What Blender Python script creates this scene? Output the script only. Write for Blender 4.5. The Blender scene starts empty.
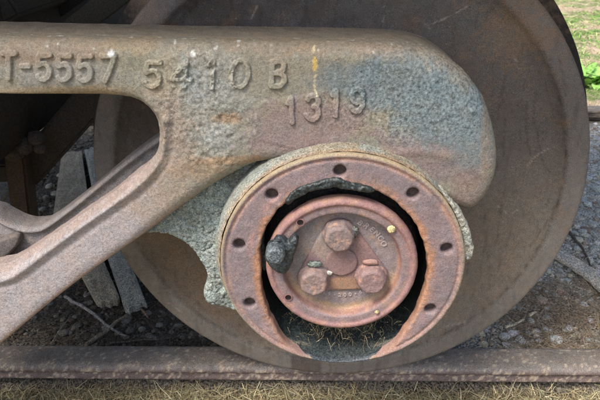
import bpy, math, random
import numpy as np
from mathutils import Matrix, Vector
from mathutils.geometry import delaunay_2d_cdt
random.seed(4); RG = np.random.default_rng(7)
R_ = math.radians
scene = bpy.context.scene
COL = scene.collection

# ------------------------------------------------------------------ camera
CX, CD, CH = -0.02398, 1.01139, 0.45439
YAW, PIT, ROLL, FPX = -0.045694, 0.446845, -0.024421, 593.9046
def cam_axes():
    cy, sy = math.cos(YAW), math.sin(YAW)
    fw = np.array([sy*math.cos(PIT), cy*math.cos(PIT), -math.sin(PIT)])
    r = np.array([cy, -sy, 0.0]); u = np.cross(r, fw)
    return (math.cos(ROLL)*r+math.sin(ROLL)*u, -math.sin(ROLL)*r+math.cos(ROLL)*u, fw)
AR, AU, AF = cam_axes(); CC = np.array([CX, -CD, CH])
cam_d = bpy.data.cameras.new('camera'); cam = bpy.data.objects.new('camera', cam_d); COL.objects.link(cam)
cam_d.sensor_width = 36; cam_d.lens = FPX/600*36; cam_d.clip_start = .02; cam_d.clip_end = 500
cam_d.dof.use_dof = True; cam_d.dof.focus_distance = 1.0; cam_d.dof.aperture_fstop = 14
cam.matrix_world = Matrix(((AR[0], AU[0], -AF[0], CC[0]), (AR[1], AU[1], -AF[1], CC[1]), (AR[2], AU[2], -AF[2], CC[2]), (0, 0, 0, 1)))
scene.camera = cam

# ------------------------------------------------------------------ sky, sun, exposure
SUN_EL, SUN_AZ = R_(58), R_(220)        # azimuth clockwise from +Y: behind the camera, a little to the left
w = bpy.data.worlds.new('World'); scene.world = w; w.use_nodes = True
nt = w.node_tree; bg = nt.nodes['Background']
sky = nt.nodes.new('ShaderNodeTexSky'); sky.sky_type = 'NISHITA'; sky.sun_disc = False
sky.sun_elevation = SUN_EL; sky.sun_rotation = SUN_AZ; sky.dust_density = 4.0; sky.air_density = 1.0; sky.ozone_density = .6
nt.links.new(sky.outputs[0], bg.inputs[0]); bg.inputs[1].default_value = .13
sd = bpy.data.lights.new('sun', 'SUN'); sd.energy = 2.0; sd.angle = R_(22); sd.color = (1, .95, .88)
so = bpy.data.objects.new('sun', sd); COL.objects.link(so)
dv = Vector((math.sin(SUN_AZ)*math.cos(SUN_EL), math.cos(SUN_AZ)*math.cos(SUN_EL), math.sin(SUN_EL)))
so.rotation_euler = dv.to_track_quat('Z', 'Y').to_euler(); so.location = (-2, -3, 5)
scene.view_settings.view_transform = 'Standard'; scene.view_settings.look = 'None'
scene.view_settings.gamma = 1; scene.view_settings.exposure = 1.0

# ------------------------------------------------------------------ placing helpers (photo points to metres)
def ray(px, py): return AF+((px-300)/FPX)*AR+((200-py)/FPX)*AU
def at(px, py, Y):
    d = ray(px, py); return CC+d*((Y-CC[1])/d[1])
def atz(px, py, z):
    d = ray(px, py); return CC+d*((z-CC[2])/d[2])
def xz(pts, Y): return np.array([at(a, b, Y)[[0, 2]] for a, b in pts])

# ------------------------------------------------------------------ noise
PERM = np.random.default_rng(3).permutation(256).astype(np.int64); PERM = np.concatenate([PERM, PERM, PERM])
GR = np.random.default_rng(5).normal(size=(256, 3)); GR /= np.linalg.norm(GR, axis=1)[:, None]
def perlin(P):
    P = np.asarray(P, float); i = np.floor(P).astype(np.int64); f = P-i; i &= 255
    u = f*f*f*(f*(f*6-15)+10); out = 0
    for dx in (0, 1):
        for dy in (0, 1):
            for dz in (0, 1):
                h = PERM[PERM[PERM[(i[:, 0]+dx) & 255]+((i[:, 1]+dy) & 255)]+((i[:, 2]+dz) & 255)]
                g = GR[h]; d = f-np.array([dx, dy, dz])
                wt = (u[:, 0] if dx else 1-u[:, 0])*(u[:, 1] if dy else 1-u[:, 1])*(u[:, 2] if dz else 1-u[:, 2])
                out = out+wt*(g*d).sum(1)
    return out*1.5
def fbm(P, size, octv=3, seed=0, rough=.55):
    P = np.asarray(P, float)/size+seed*17.3; a, t, s = 1.0, 0, 0
    for k in range(octv):
        t = t+a*perlin(P*(2.03**k)+k*5.7); s += a; a *= rough
    return t/s
def sstep(a, b, x):
    t = np.clip((x-a)/(b-a), 0, 1); return t*t*(3-2*t)
def P3(X, Y, Z): return np.stack([X+0*Z, Y+0*X, Z+0*X], 1)

# ------------------------------------------------------------------ object helpers
def tag(o, label=None, cat=None, group=None, kind=None):
    if label: o['label'] = label
    if cat: o['category'] = cat
    if group: o['group'] = group
    if kind: o['kind'] = kind
    return o
def thing(name, label, cat, loc, group=None):
    o = bpy.data.objects.new(name, None); COL.objects.link(o); o.location = loc; o.empty_display_size = .05
    return tag(o, label, cat, group)
def wloc(o):
    l = Vector((0, 0, 0))
    while o is not None: l = l+o.location; o = o.parent
    return l
def build(name, V, F, mat, parent=None, col=None, origin=None, smooth=True):
    """V: Nx3 world coordinates; F: list of face arrays (each Mx3 or Mx4); col: Nx3 pigment or one rgb"""
    V = np.asarray(V, float); me = bpy.data.meshes.new(name)
    F = [np.asarray(f, np.int64) for f in (F if isinstance(F, list) else [F]) if len(f)]
    o = bpy.data.objects.new(name, me); COL.objects.link(o)
    base = np.array(origin if origin is not None else (wloc(parent) if parent is not None else (0, 0, 0)), float)
    me.vertices.add(len(V)); me.vertices.foreach_set('co', (V-base).ravel())
    nl = sum(f.size for f in F); nf = sum(len(f) for f in F)
    me.loops.add(nl); me.polygons.add(nf)
    me.loops.foreach_set('vertex_index', np.concatenate([f.ravel() for f in F]))
    tot = np.concatenate([np.full(len(f), f.shape[1]) for f in F]); st = np.concatenate([[0], np.cumsum(tot)[:-1]])
    me.polygons.foreach_set('loop_start', st); me.polygons.foreach_set('loop_total', tot)
    me.polygons.foreach_set('use_smooth', np.full(nf, bool(smooth)))
    me.update(calc_edges=True); me.validate()
    if parent is not None:
        o.parent = parent; o.location = Vector(base)-wloc(parent)
    else: o.location = Vector(base)
    if col is None: col = (.3, .3, .3)
    col = np.asarray(col, float)
    if col.ndim == 1: col = np.tile(col, (len(V), 1))
    a = me.color_attributes.new('pigment', 'FLOAT_COLOR', 'POINT')
    if col.shape[1] == 3: col = np.concatenate([col, np.full((len(col), 1), .25)], 1)
    a.data.foreach_set('color', np.clip(col, 0.002, 1).ravel())
    me.materials.append(mat); return o

# ------------------------------------------------------------------ materials
def material(name, fine=.35, fscale=700, bump=.35, bscale=450, bdist=.0012, mottle=0, mscale=260, rough=.85, speck=0, spec=.3, metal=0, trans=0):
    m = bpy.data.materials.new(name); m.use_nodes = True; n = m.node_tree.nodes; L = m.node_tree.links
    b = n['Principled BSDF']; b.inputs['Specular IOR Level'].default_value = spec; b.inputs['Metallic'].default_value = metal
    tc = n.new('ShaderNodeTexCoord'); at_ = n.new('ShaderNodeAttribute'); at_.attribute_name = 'pigment'
    def noise(s, det=4, r=.6):
        q = n.new('ShaderNodeTexNoise'); q.inputs['Scale'].default_value = s; q.inputs['Detail'].default_value = det
        q.inputs['Roughness'].default_value = r; L.new(tc.outputs['Object'], q.inputs['Vector']); return q
    def mth(op, a, b_=None, clamp=False):
        q = n.new('ShaderNodeMath'); q.operation = op; q.use_clamp = clamp
        for k, v in enumerate((a, b_)):
            if v is None: continue
            if isinstance(v, (int, float)): q.inputs[k].default_value = v
            else: L.new(v, q.inputs[k])
        return q.outputs[0]
    n1 = noise(fscale*1.25, 2, .75); n2 = noise(fscale*.16, 4, .65)
    v = mth('ADD', mth('MULTIPLY', mth('SUBTRACT', n1.outputs[0], .5), fine*10.0), mth('MULTIPLY', mth('SUBTRACT', n2.outputs[0], .5), fine*1.8))
    v = mth('ADD', v, 1.0)
    height = None
    if mottle:
        vo = n.new('ShaderNodeTexVoronoi'); vo.inputs['Scale'].default_value = mscale; vo.feature = 'SMOOTH_F1'
        wn = noise(mscale*.7, 3, .6); mx = n.new('ShaderNodeMix'); mx.data_type = 'VECTOR'; mx.inputs[0].default_value = .02
        L.new(tc.outputs['Object'], mx.inputs[4]); L.new(wn.outputs[1], mx.inputs[5]); L.new(mx.outputs[1], vo.inputs['Vector'])
        mv = mth('SUBTRACT', vo.outputs['Distance'], .40); height = mth('MULTIPLY', vo.outputs['Distance'], at_.outputs['Alpha'])
        nm_ = noise(mscale, 2, .5); v = mth('ADD', v, mth('MULTIPLY', mth('MULTIPLY', mv, -1.6*mottle), at_.outputs['Alpha']))
        v = mth('ADD', v, mth('MULTIPLY', mth('MULTIPLY', mth('SUBTRACT', nm_.outputs[0], .47), 6.5*mottle), at_.outputs['Alpha']))
    v = mth('MINIMUM', mth('MAXIMUM', v, .22), 2.3)
    sc = n.new('ShaderNodeVectorMath'); sc.operation = 'SCALE'; L.new(at_.outputs['Color'], sc.inputs[0]); L.new(v, sc.inputs['Scale'])
    out = sc.outputs[0]
    # slight hue drift between warmer and cooler oxide
    n3 = noise(38, 5, .7); cr = n.new('ShaderNodeValToRGB'); cr.color_ramp.elements[0].position = .35; cr.color_ramp.elements[1].position = .65
    cr.color_ramp.elements[0].color = (.88, .97, 1.06, 1); cr.color_ramp.elements[1].color = (1.16, 1.0, .9, 1); L.new(n3.outputs[0], cr.inputs[0])
    mm = n.new('ShaderNodeMix'); mm.data_type = 'RGBA'; mm.blend_type = 'MULTIPLY'; mm.inputs[0].default_value = .5
    L.new(out, mm.inputs[6]); L.new(cr.outputs[0], mm.inputs[7]); out = mm.outputs[2]
    if speck:
        n4 = noise(fscale*.45, 2, .5); s = mth('MULTIPLY', mth('SUBTRACT', n4.outputs[0], .70), 14, True)
        s = mth('MULTIPLY', s, speck)
        m2 = n.new('ShaderNodeMix'); m2.data_type = 'RGBA'; L.new(s, m2.inputs[0]); L.new(out, m2.inputs[6]); m2.inputs[7].default_value = (.42, .38, .30, 1); out = m2.outputs[2]
    L.new(out, b.inputs['Base Color'])
    rr = mth('ADD', mth('MULTIPLY', n2.outputs[0], .25), rough-.14, True); L.new(rr, b.inputs['Roughness'])
    if bump:
        nb = noise(bscale*.62, 3, .6); h = nb.outputs[0]
        if height is not None: h = mth('ADD', h, mth('MULTIPLY', height, -1.6))
        bp = n.new('ShaderNodeBump'); bp.inputs['Strength'].default_value = bump; bp.inputs['Distance'].default_value = bdist*.9
        L.new(h, bp.inputs['Height']); L.new(bp.outputs[0], b.inputs['Normal'])
    if trans:
        b.inputs['Transmission Weight'].default_value = 0
        b.inputs['Subsurface Weight'].default_value = trans; b.inputs['Subsurface Radius'].default_value = (.004, .006, .002)
    return m
M_FRAME = material('weathered_cast_steel', .17, 620, .55, 520, .0016, .55, 250, .8, .12)
M_ARM = material('sandy_rust_steel', .22, 520, .6, 600, .0014, .35, 420, .85)
M_WHEEL = material('dusty_wheel_steel', .29, 700, .8, 560, .001, 0, 0, .74, .4)
M_CRUST = material('lichen_grey_crust', .3, 520, 1.0, 420, .003, 1.0, 300, .95)
M_RING = material('purple_rust_steel', .17, 520, .6, 420, .001, .25, 260, .75, .08)
M_CAP = material('pink_rust_steel', .16, 620, .6, 560, .0008, .2, 320, .68)
M_OIL = material('oily_black_sludge', .5, 300, .8, 240, .002, 0, 0, .5, .0, .5)
M_RAIL = material('brown_rail_steel', .28, 430, .8, 300, .0016, .3, 160, .78, .35)
M_DARK = material('sooty_steel', .2, 200, .5, 120, .002, 0, 0, .85)
M_STONE = material('ballast_stone', .4, 300, .7, 200, .002, 0, 0, .92)
M_SOIL = material('ground_soil', .7, 160, 1.0, 120, .008, 0, 0, .97)
M_STRAW = material('dry_straw', .3, 400, 0, 1, .001, 0, 0, .8)
M_GRASS = material('green_grass', .25, 60, 0, 1, .001, 0, 0, .7, 0, .3, 0, .15)
M_WOOD = material('grey_weathered_wood', .5, 240, .8, 160, .002, 0, 0, .92)

def paint(V, base, blobs, Y, seed=0):
    """pigment patches: (px, py, rx, ry, rgb, alpha, ragged) given as photo points on the part's own plane Y"""
    c = np.tile(np.array(base, float), (len(V), 1))
    nz = fbm(V, .03, 4, seed); nz2 = fbm(V, .008, 3, seed+3)
    for (px, py, rx, ry, rgb, al, rag) in blobs:
        p = at(px, py, Y); kx = at(px+1, py, Y)[0]-p[0]; kz = p[2]-at(px, py+1, Y)[2]
        d = np.sqrt(((V[:, 0]-p[0])/(rx*kx))**2+((V[:, 2]-p[2])/(ry*kz))**2)+nz*rag+nz2*rag*.6
        m = (sstep(1.25, .6, d)*al)[:, None]; c = c*(1-m)+np.array(rgb)*m
    return c

# ------------------------------------------------------------------ 2-D outline tools
def resample(P, step, closed=True, smooth=2):
    P = np.asarray(P, float)
    for _ in range(smooth):
        Q = np.roll(P, -1, 0) if closed else P[1:]; A = P if closed else P[:-1]
        N = np.empty((2*len(A), 2)); N[0::2] = .75*A+.25*Q; N[1::2] = .25*A+.75*Q
        P = N if closed else np.vstack([P[:1], N, P[-1:]])
    Q = np.vstack([P, P[:1]]) if closed else P
    s = np.concatenate([[0], np.cumsum(np.hypot(*np.diff(Q, axis=0).T))]); n = max(6, int(s[-1]/step))
    t = np.linspace(0, s[-1], n+1)[:-1] if closed else np.linspace(0, s[-1], n+1)
    return np.stack([np.interp(t, s, Q[:, 0]), np.interp(t, s, Q[:, 1])], 1)
def tiles(P, T=.02):
    k = np.floor((P-P.min(0))/T).astype(np.int64); key = k[:, 0]*100003+k[:, 1]; o = np.argsort(key, kind='stable')
    cut = np.flatnonzero(np.diff(key[o]))+1; return np.split(o, cut)
def _sd(p, A, AB, L2):
    q = p[:, None, :]-A[None]; t = np.clip((q[..., 0]*AB[:, 0]+q[..., 1]*AB[:, 1])/L2, 0, 1)
    return np.sqrt(((q[..., 0]-AB[:, 0]*t)**2+(q[..., 1]-AB[:, 1]*t)**2).min(1))
def segdist(P, poly, closed=True):
    if len(P) == 0: return np.zeros(0)
    A = poly if closed else poly[:-1]; B = np.roll(poly, -1, 0) if closed else poly[1:]
    AB = B-A; L2 = (AB**2).sum(1)+1e-12; mid = (A+B)/2; hl = np.sqrt(L2)/2; out = np.empty(len(P))
    for ix in tiles(P):
        p = P[ix]; c = p.mean(0); R = np.sqrt(((p-c)**2).sum(1).max()); dm = np.sqrt(((mid-c)**2).sum(1))
        k = dm-hl <= (dm+hl).min()+2*R; out[ix] = _sd(p, A[k], AB[k], L2[k])
    return out
def _ins(P, poly):
    x, y = P[:, 0], P[:, 1]; x1, y1 = poly[:, 0], poly[:, 1]; x2, y2 = np.roll(x1, -1), np.roll(y1, -1)
    m = ((y1[None] > y[:, None]) != (y2[None] > y[:, None])); dy = np.where(y2 == y1, 1e-12, y2-y1)
    return ((m & (x[:, None] < (x2-x1)*(y[:, None]-y1)/dy+x1)).sum(1) % 2).astype(bool)
def inside(P, poly):
    out = np.zeros(len(P), bool)
    if len(P) == 0: return out
    for ix in tiles(P):
        p = P[ix]; c = p.mean(0); R = np.sqrt(((p-c)**2).sum(1).max()); dm = np.sqrt(((poly-c)**2).sum(1)).min()
        if dm > R+.012: out[ix] = _ins(c[None], poly)[0]
        else: out[ix] = _ins(p, poly)
    return out
def relief(name, outline, Y, depth, rad, step, mat, parent=None, holes=(), hf=None, col=None, smooth=2, seed=0, wall_noise=.0006, radf=None, draft=0, hsmooth=None, back=True):
    """a solid with the given outline in X-Z: front face at Y (towards the camera is -Y), rounded edges of radius rad, walls going back by depth.
       hf(X, Z, d) -> offset added to y; col(V) -> pigment"""
    O = resample(outline, step, True, smooth); H = [resample(h, step*.8, True, smooth if hsmooth is None else hsmooth) for h in holes]
    def ccw(q): return q if ((q[:, 0]*np.roll(q[:, 1], -1)-np.roll(q[:, 0], -1)*q[:, 1]).sum() > 0) else q[::-1].copy()
    O = ccw(O); H = [ccw(h)[::-1].copy() for h in H]
    mn, mx = O.min(0), O.max(0); nx, nz_ = int((mx[0]-mn[0])/step)+2, int((mx[1]-mn[1])/(step*.87))+2
    gx, gz = np.meshgrid(np.arange(nx), np.arange(nz_)); G = np.stack([mn[0]+(gx+.5*(gz % 2))*step, mn[1]+gz*step*.87], -1).reshape(-1, 2)
    G = G+RG.normal(0, step*.06, G.shape)
    loops = [O]+H
    ok = inside(G, O); dd = segdist(G, O); 
    for h in H: ok &= ~inside(G, h); dd = np.minimum(dd, segdist(G, h))
    ok &= dd > step*.55; G = G[ok]; dd = dd[ok]
    pts = np.vstack(loops+[G]); edges = []; k0 = 0
    for l in loops:
        n = len(l); edges += [(k0+i, k0+(i+1) % n) for i in range(n)]; k0 += n
    nb = k0
    vo, _, fo, ov, _, _ = delaunay_2d_cdt([Vector(p) for p in pts], edges, [], 0, 1e-7)
    vo = np.array([tuple(v) for v in vo]); fo = np.array([f for f in fo if len(f) == 3])
    cen = vo[fo].mean(1); keep = inside(cen, O)
    for h in H: keep &= ~inside(cen, h)
    fo = fo[keep]
    d = segdist(vo, O)
    for h in H: d = np.minimum(d, segdist(vo, h))
    d[d < 1e-7] = 0
    r = np.full(len(vo), rad) if radf is None else radf(vo[:, 0], vo[:, 1])
    t = np.clip(1-d/np.maximum(r, 1e-6), 0, 1); y = Y+r*(1-np.sqrt(np.clip(1-t*t, 0, 1)))
    if hf is not None: y = y+hf(vo[:, 0], vo[:, 1], d)
    V = [np.stack([vo[:, 0], y, vo[:, 1]], 1)]
    # orientation: front normals towards -Y
    a = vo[fo]; ar = (a[:, 1, 0]-a[:, 0, 0])*(a[:, 2, 1]-a[:, 0, 1])-(a[:, 1, 1]-a[:, 0, 1])*(a[:, 2, 0]-a[:, 0, 0])
    fo = np.where((ar > 0)[:, None], fo, fo[:, ::-1])
    F = [fo]; N0 = len(vo); quads = []; base = N0
    key = {}
    for i, p in enumerate(np.round(vo, 7)): key[(p[0], p[1])] = i
    rings = max(2, min(14, int(depth/ (step*2)))); Yb = Y+depth
    for l in loops:
        n = len(l); idx = [key.get((q[0], q[1]), None) for q in np.round(l, 7)]
        if any(i is None for i in idx):
            idx = [int(np.argmin(((vo-q)**2).sum(1))) for q in l]
        idx = np.array(idx); tn = np.roll(l, -1, 0)-np.roll(l, 1, 0); nrm = np.stack([tn[:, 1], -tn[:, 0]], 1); nrm /= np.linalg.norm(nrm, axis=1)[:, None]+1e-9
        y0 = y[idx]; prev = idx
        for k in range(1, rings+1):
            f = k/rings; yy = y0*(1-f)+Yb*f; q = l-nrm*(draft*f)
            v3 = np.stack([q[:, 0], yy, q[:, 1]], 1)
            if wall_noise: dn = fbm(v3, .02, 3, seed+9)*wall_noise*2; v3[:, 0] += nrm[:, 0]*dn; v3[:, 2] += nrm[:, 1]*dn
            V.append(v3); cur = np.arange(base, base+n); base += n
            quads.append(np.stack([prev, cur, np.roll(cur, -1), np.roll(prev, -1)], 1)); prev = cur
    if back:
        vb = np.stack([vo[:, 0], np.full(len(vo), Yb-.0005), vo[:, 1]], 1)
        if draft == 0: V.append(vb); F.append(fo[:, ::-1]+base); base += len(vb)
    F.append(np.concatenate(quads)); V = np.vstack(V)
    c = col(V) if callable(col) else col
    return build(name, V, F, mat, parent, c)

def revolve(name, prof, mat, parent=None, c=(0, 0), n=256, a0=0, a1=360, amp=0, nsize=.02, col=None, seed=0, flip=False, rfun=None):
    """prof: list of (r, y); spun about the Y axis through x,z = c"""
    prof = np.array(prof, float); full = abs(a1-a0-360) < 1e-6
    th = np.radians(np.linspace(a0, a1, n, endpoint=not full)); m = len(prof)
    T, K = np.meshgrid(th, np.arange(m), indexing='ij'); r = prof[K, 0]; y = prof[K, 1].copy()
    if rfun is not None: r = rfun(T, r, y)
    V = np.stack([c[0]+r*np.cos(T), y, c[1]+r*np.sin(T)], -1).reshape(-1, 3)
    if amp:
        tg = np.gradient(prof, axis=0); nr = np.stack([-tg[:, 1], tg[:, 0]], 1); nr /= np.linalg.norm(nr, axis=1)[:, None]+1e-9
        f = (fbm(V, nsize, 4, seed)*amp).reshape(len(th), m); N = nr[K]
        V = V.reshape(len(th), m, 3)
        V[..., 0] += f*N[..., 0]*np.cos(T); V[..., 2] += f*N[..., 0]*np.sin(T); V[..., 1] += f*N[..., 1]; V = V.reshape(-1, 3)
    i = np.arange(len(th) if full else len(th)-1); j = np.arange(m-1); I, J = np.meshgrid(i, j, indexing='ij'); I2 = (I+1) % len(th)
    q = np.stack([I*m+J, I*m+J+1, I2*m+J+1, I2*m+J], -1).reshape(-1, 4)
    if flip: q = q[:, ::-1]
    cc = col(V) if callable(col) else col
    return build(name, V, [q], mat, parent, cc)
def fine_prof(P, step):
    P = np.array(P, float); s = np.concatenate([[0], np.cumsum(np.hypot(*np.diff(P, axis=0).T))]); t = []
    for k in range(len(P)-1): t += list(np.linspace(s[k], s[k+1], max(2, int((s[k+1]-s[k])/step)+1))[:-1])
    t.append(s[-1]); return np.stack([np.interp(t, s, P[:, 0]), np.interp(t, s, P[:, 1])], 1)
def tube(path, rad, n=8, amp=0, seed=0, flat=1.0):
    P = np.array(path, float); rad = np.full(len(P), rad) if np.isscalar(rad) else np.array(rad)
    V = []; up = np.array([0, 0, 1.0])
    for i in range(len(P)):
        t = P[min(i+1, len(P)-1)]-P[max(i-1, 0)]; t /= np.linalg.norm(t)+1e-9
        a = np.cross(t, up if abs(t[2]) < .9 else np.array([1.0, 0, 0])); a /= np.linalg.norm(a); b = np.cross(a, t)
        for k in range(n):
            h = 2*math.pi*k/n; V.append(P[i]+rad[i]*(math.cos(h)*a+flat*math.sin(h)*b))
    V = np.array(V)
    if amp: V = V+fbm(V, .02, 3, seed)[:, None]*amp*RG.normal(0, 1, 3)
    F = [[i*n+k, i*n+(k+1) % n, (i+1)*n+(k+1) % n, (i+1)*n+k] for i in range(len(P)-1) for k in range(n)]
    e = len(P)-1; V = np.vstack([V, P[:1], P[-1:]]); c0 = len(V)-2
    T = [[c0, (k+1) % n, k] for k in range(n)]+[[c0+1, e*n+k, e*n+(k+1) % n] for k in range(n)]
    return V, [np.array(F), np.array(T)]
def slab(path, width0, thick, up=(0, 0, 1), seg=24, amp=.002, seed=0, ragged=.01):
    """a plank running through the points, width across, thickness along up"""
    P = np.array(path, float); s = np.concatenate([[0], np.cumsum(np.linalg.norm(np.diff(P, axis=0), axis=1))]); t = np.linspace(0, s[-1], seg+1)
    C_ = np.stack([np.interp(t, s, P[:, k]) for k in range(3)], 1); up = np.array(up, float)
    m = 7; V = []; w0 = np.atleast_1d(width0).astype(float); WW = np.interp(np.linspace(0, 1, seg+1), np.linspace(0, 1, len(w0)), w0)
    for i, c in enumerate(C_):
        width = WW[i]
        d = C_[min(i+1, seg)]-C_[max(i-1, 0)]; d /= np.linalg.norm(d); a = np.cross(d, up); a /= np.linalg.norm(a); b = np.cross(a, d)
        for side in (1, -1):
            for k in range(m):
                u = (k/(m-1)-.5)*width*side
                e = 0
                if i in (0, seg): e = (fbm(np.array([[u*9+seed, i, seed]]), .12, 2)[0])*ragged*4
                V.append(c+a*u+b*thick*.5*side*(1 if 0 < k < m-1 else .75)+d*e)
    V = np.array(V); V[:, 2] += fbm(V, .03, 3, seed)*amp
    n = 2*m; F = [[i*n+k, i*n+(k+1) % n, (i+1)*n+(k+1) % n, (i+1)*n+k] for i in range(seg) for k in range(n)]
    c0 = [[k, k+1, n-2-k, n-1-k] for k in range(m-1)]; c1 = [[seg*n+k, seg*n+n-1-k, seg*n+n-2-k, seg*n+k+1] for k in range(m-1)]
    return V, [np.array(F+c0+c1)]
def boxmesh(lo, hi, bev=.004):
    bmv = []; x0, y0, z0 = lo; x1, y1, z1 = hi
    import bmesh
    bm = bmesh.new(); bmesh.ops.create_cube(bm, size=1)
    for v in bm.verts: v.co = Vector(((x0+x1)/2+v.co.x*(x1-x0), (y0+y1)/2+v.co.y*(y1-y0), (z0+z1)/2+v.co.z*(z1-z0)))
    bmesh.ops.bevel(bm, geom=bm.edges[:], offset=bev, segments=2, affect='EDGES'); bmesh.ops.triangulate(bm, faces=bm.faces[:])
    V = np.array([tuple(v.co) for v in bm.verts]); F = np.array([[v.index for v in f.verts] for f in bm.faces]); bm.free(); return V, [F]
def strips(B, D, Ln, Wd, bend, colr, seg=3, curl=0.0):
    """many thin blades: base points B, unit direction D, lengths, widths, sag"""
    n = len(B); U = np.cross(D, np.array([0, 0, 1.0])); U /= np.linalg.norm(U, axis=1)[:, None]+1e-6
    W2 = np.cross(D, U); a = RG.uniform(0, 6.28, n)[:, None]; S = U*np.cos(a)*1+W2*np.sin(a)*.5
    K = np.cross(D, S); rows = []
    for k in range(seg+1):
        f = k/seg; c = B+D*(Ln*f)[:, None]+np.array([0, 0, -1.0])*(bend*Ln*f*f)[:, None]+K*(curl*Ln*np.sin(f*3)*RG.normal(0, 1, n))[:, None]*0.3*f
        wv = (Wd*(1-.75*f))[:, None]; rows += [c-S*wv*.5, c+S*wv*.5]
    V = np.stack(rows, 1).reshape(-1, 3); m = 2*(seg+1); o = np.arange(n)[:, None]*m
    F = np.concatenate([o+np.array([[2*k, 2*k+1, 2*k+3, 2*k+2]]) for k in range(seg)]); return V, [F], np.repeat(colr, m, 0)
ICO = None
def icosphere(sub=1):
    import bmesh
    bm = bmesh.new(); bmesh.ops.create_icosphere(bm, subdivisions=sub, radius=1); V = np.array([tuple(v.co) for v in bm.verts]); F = np.array([[v.index for v in f.verts] for f in bm.faces]); bm.free(); return V, F
def stones(cent, size, colr, sub=1, flat=.7):
    V0, F0 = icosphere(sub); n = len(cent); m = len(V0)
    A = RG.normal(size=(n, 3, 3)); Q = np.linalg.qr(A)[0]; sc = size[:, None]*RG.uniform(.6, 1.25, (n, 3))
    V = np.einsum('nij,mj->nmi', Q*sc[:, None, :], V0)
    V += RG.normal(0, .13, V.shape)*size[:, None, None]; V[..., 2] *= flat; V += cent[:, None, :]
    F = (np.arange(n)[:, None, None]*m+F0[None]).reshape(-1, 3); return V.reshape(-1, 3), [F], np.repeat(colr, m, 0)

# ================================================================== THE SETTING
GZ = -.522                       # ground height round the track
RAIL_TOP = -.457
def ground_col(V):
    c = np.tile(np.array([.13, .115, .09]), (len(V), 1)); n = fbm(V, .25, 4, 1); n2 = fbm(V, .05, 3, 2)
    near = sstep(.05, -.02, V[:, 1]+n2*.02)[:, None]; c = c*(1-near)+np.array([.19, .155, .09])*near
    # grey-green gravel between the rails, brown litter at the right
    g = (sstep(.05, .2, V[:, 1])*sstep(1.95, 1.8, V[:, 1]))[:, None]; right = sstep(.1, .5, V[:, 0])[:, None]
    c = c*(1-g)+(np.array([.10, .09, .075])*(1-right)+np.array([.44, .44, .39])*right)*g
    lit = (sstep(.9, .3, np.abs((V[:, 1]-.24)/.18+n*1.2))*sstep(.35, .55, V[:, 0]+n2*.2))[:, None]; c = c*(1-lit*.7)+np.array([.26, .20, .14])*lit*.7
    far = sstep(1.95, 2.15, V[:, 1]+n*.3)[:, None]; gr = sstep(-.25, .25, n+n2*.6)[:, None]
    c = c*(1-far)+(np.array([.40, .30, .22])*(1-gr)+np.array([.12, .18, .05])*gr)*far
    return c*(1+.25*n2[:, None])
def ground_z(X, Y):
    p = P3(X, Y, 0*X); return GZ+fbm(p, .12, 3, 4)*.010+fbm(p, .02, 3, 6)*.004+sstep(.05, .02, Y)*-.014
gxs = np.concatenate([-np.geomspace(300, 2.0, 24), np.arange(-1.95, 3.2, .016), np.geomspace(3.25, 300, 26)])
gys = np.concatenate([-np.geomspace(300, 1.2, 16), np.arange(-1.1, 2.0, .016), np.geomspace(2.02, 7, 70), np.geomspace(7.4, 300, 24)])
GXm, GYm = np.meshgrid(gxs, gys); X, Y = GXm.ravel(), GYm.ravel()
nx, ny = len(gxs), len(gys); ii, jj = np.meshgrid(np.arange(nx-1), np.arange(ny-1)); k = (jj*nx+ii).ravel()
V = np.stack([X, Y, ground_z(X, Y)], 1)
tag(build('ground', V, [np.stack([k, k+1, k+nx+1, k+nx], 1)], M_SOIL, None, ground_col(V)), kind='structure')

# gravel between the rails (thousands of small stones: stuff)
def gcolor(n, kind=0):
    base = np.array([[.33, .325, .28], [.22, .21, .18], [.46, .45, .40], [.19, .155, .125], [.30, .28, .21]])
    return base[RG.integers(0, 5, n)]*RG.uniform(.6, 1.2, (n, 1))
n = 14000
gx = RG.uniform(-1.3, 1.5, n); gy = RG.uniform(.12, 1.0, n)**1.0*1.0+0*gx; gy = .12+(gy-.12)*2.0
keep = ~((np.abs(gy-.24) < .11) & (gx > .5) & (RG.random(n) < .75)); gx, gy = gx[keep], gy[keep]; n = len(gx)
sz = RG.gamma(3.0, .0016, n)+.002
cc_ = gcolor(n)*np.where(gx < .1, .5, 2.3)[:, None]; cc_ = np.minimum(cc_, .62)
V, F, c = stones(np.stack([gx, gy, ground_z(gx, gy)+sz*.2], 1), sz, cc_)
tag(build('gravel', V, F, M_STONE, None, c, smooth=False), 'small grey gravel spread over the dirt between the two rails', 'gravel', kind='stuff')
# larger stones one can pick out
V0, F0 = icosphere(2)
ORD = ['first', 'second', 'third', 'fourth', 'fifth', 'sixth', 'seventh', 'eighth', 'ninth', 'tenth', 'eleventh', 'twelfth', 'thirteenth', 'fourteenth', 'fifteenth', 'sixteenth', 'seventeenth', 'eighteenth', 'nineteenth', 'twentieth', 'twenty first', 'twenty second']
def ranked(L): return [(a, b, w_, ORD[i]) for i, (a, b, w_) in enumerate(sorted(L))]
def stone(px, py, wpx, colr, label, group=None, hz=GZ):
    p = atz(px, py, hz); d = np.linalg.norm(p-CC); r = wpx*.5*d/FPX
    Q = np.linalg.qr(RG.normal(size=(3, 3)))[0]; Vs = V0@ (Q*RG.uniform(.75, 1.15, 3)); Vs = Vs*(1+.35*fbm(Vs+px, 1.1, 2, 1)[:, None]); Vs = Vs*r
    Vs[:, 2] = Vs[:, 2]*.62; Vs = Vs+np.array([p[0], p[1], hz+r*.25])
    tag(build('stone', Vs, [F0], M_STONE, None, colr, origin=(p[0], p[1], hz)), label, 'stone', group)
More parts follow.
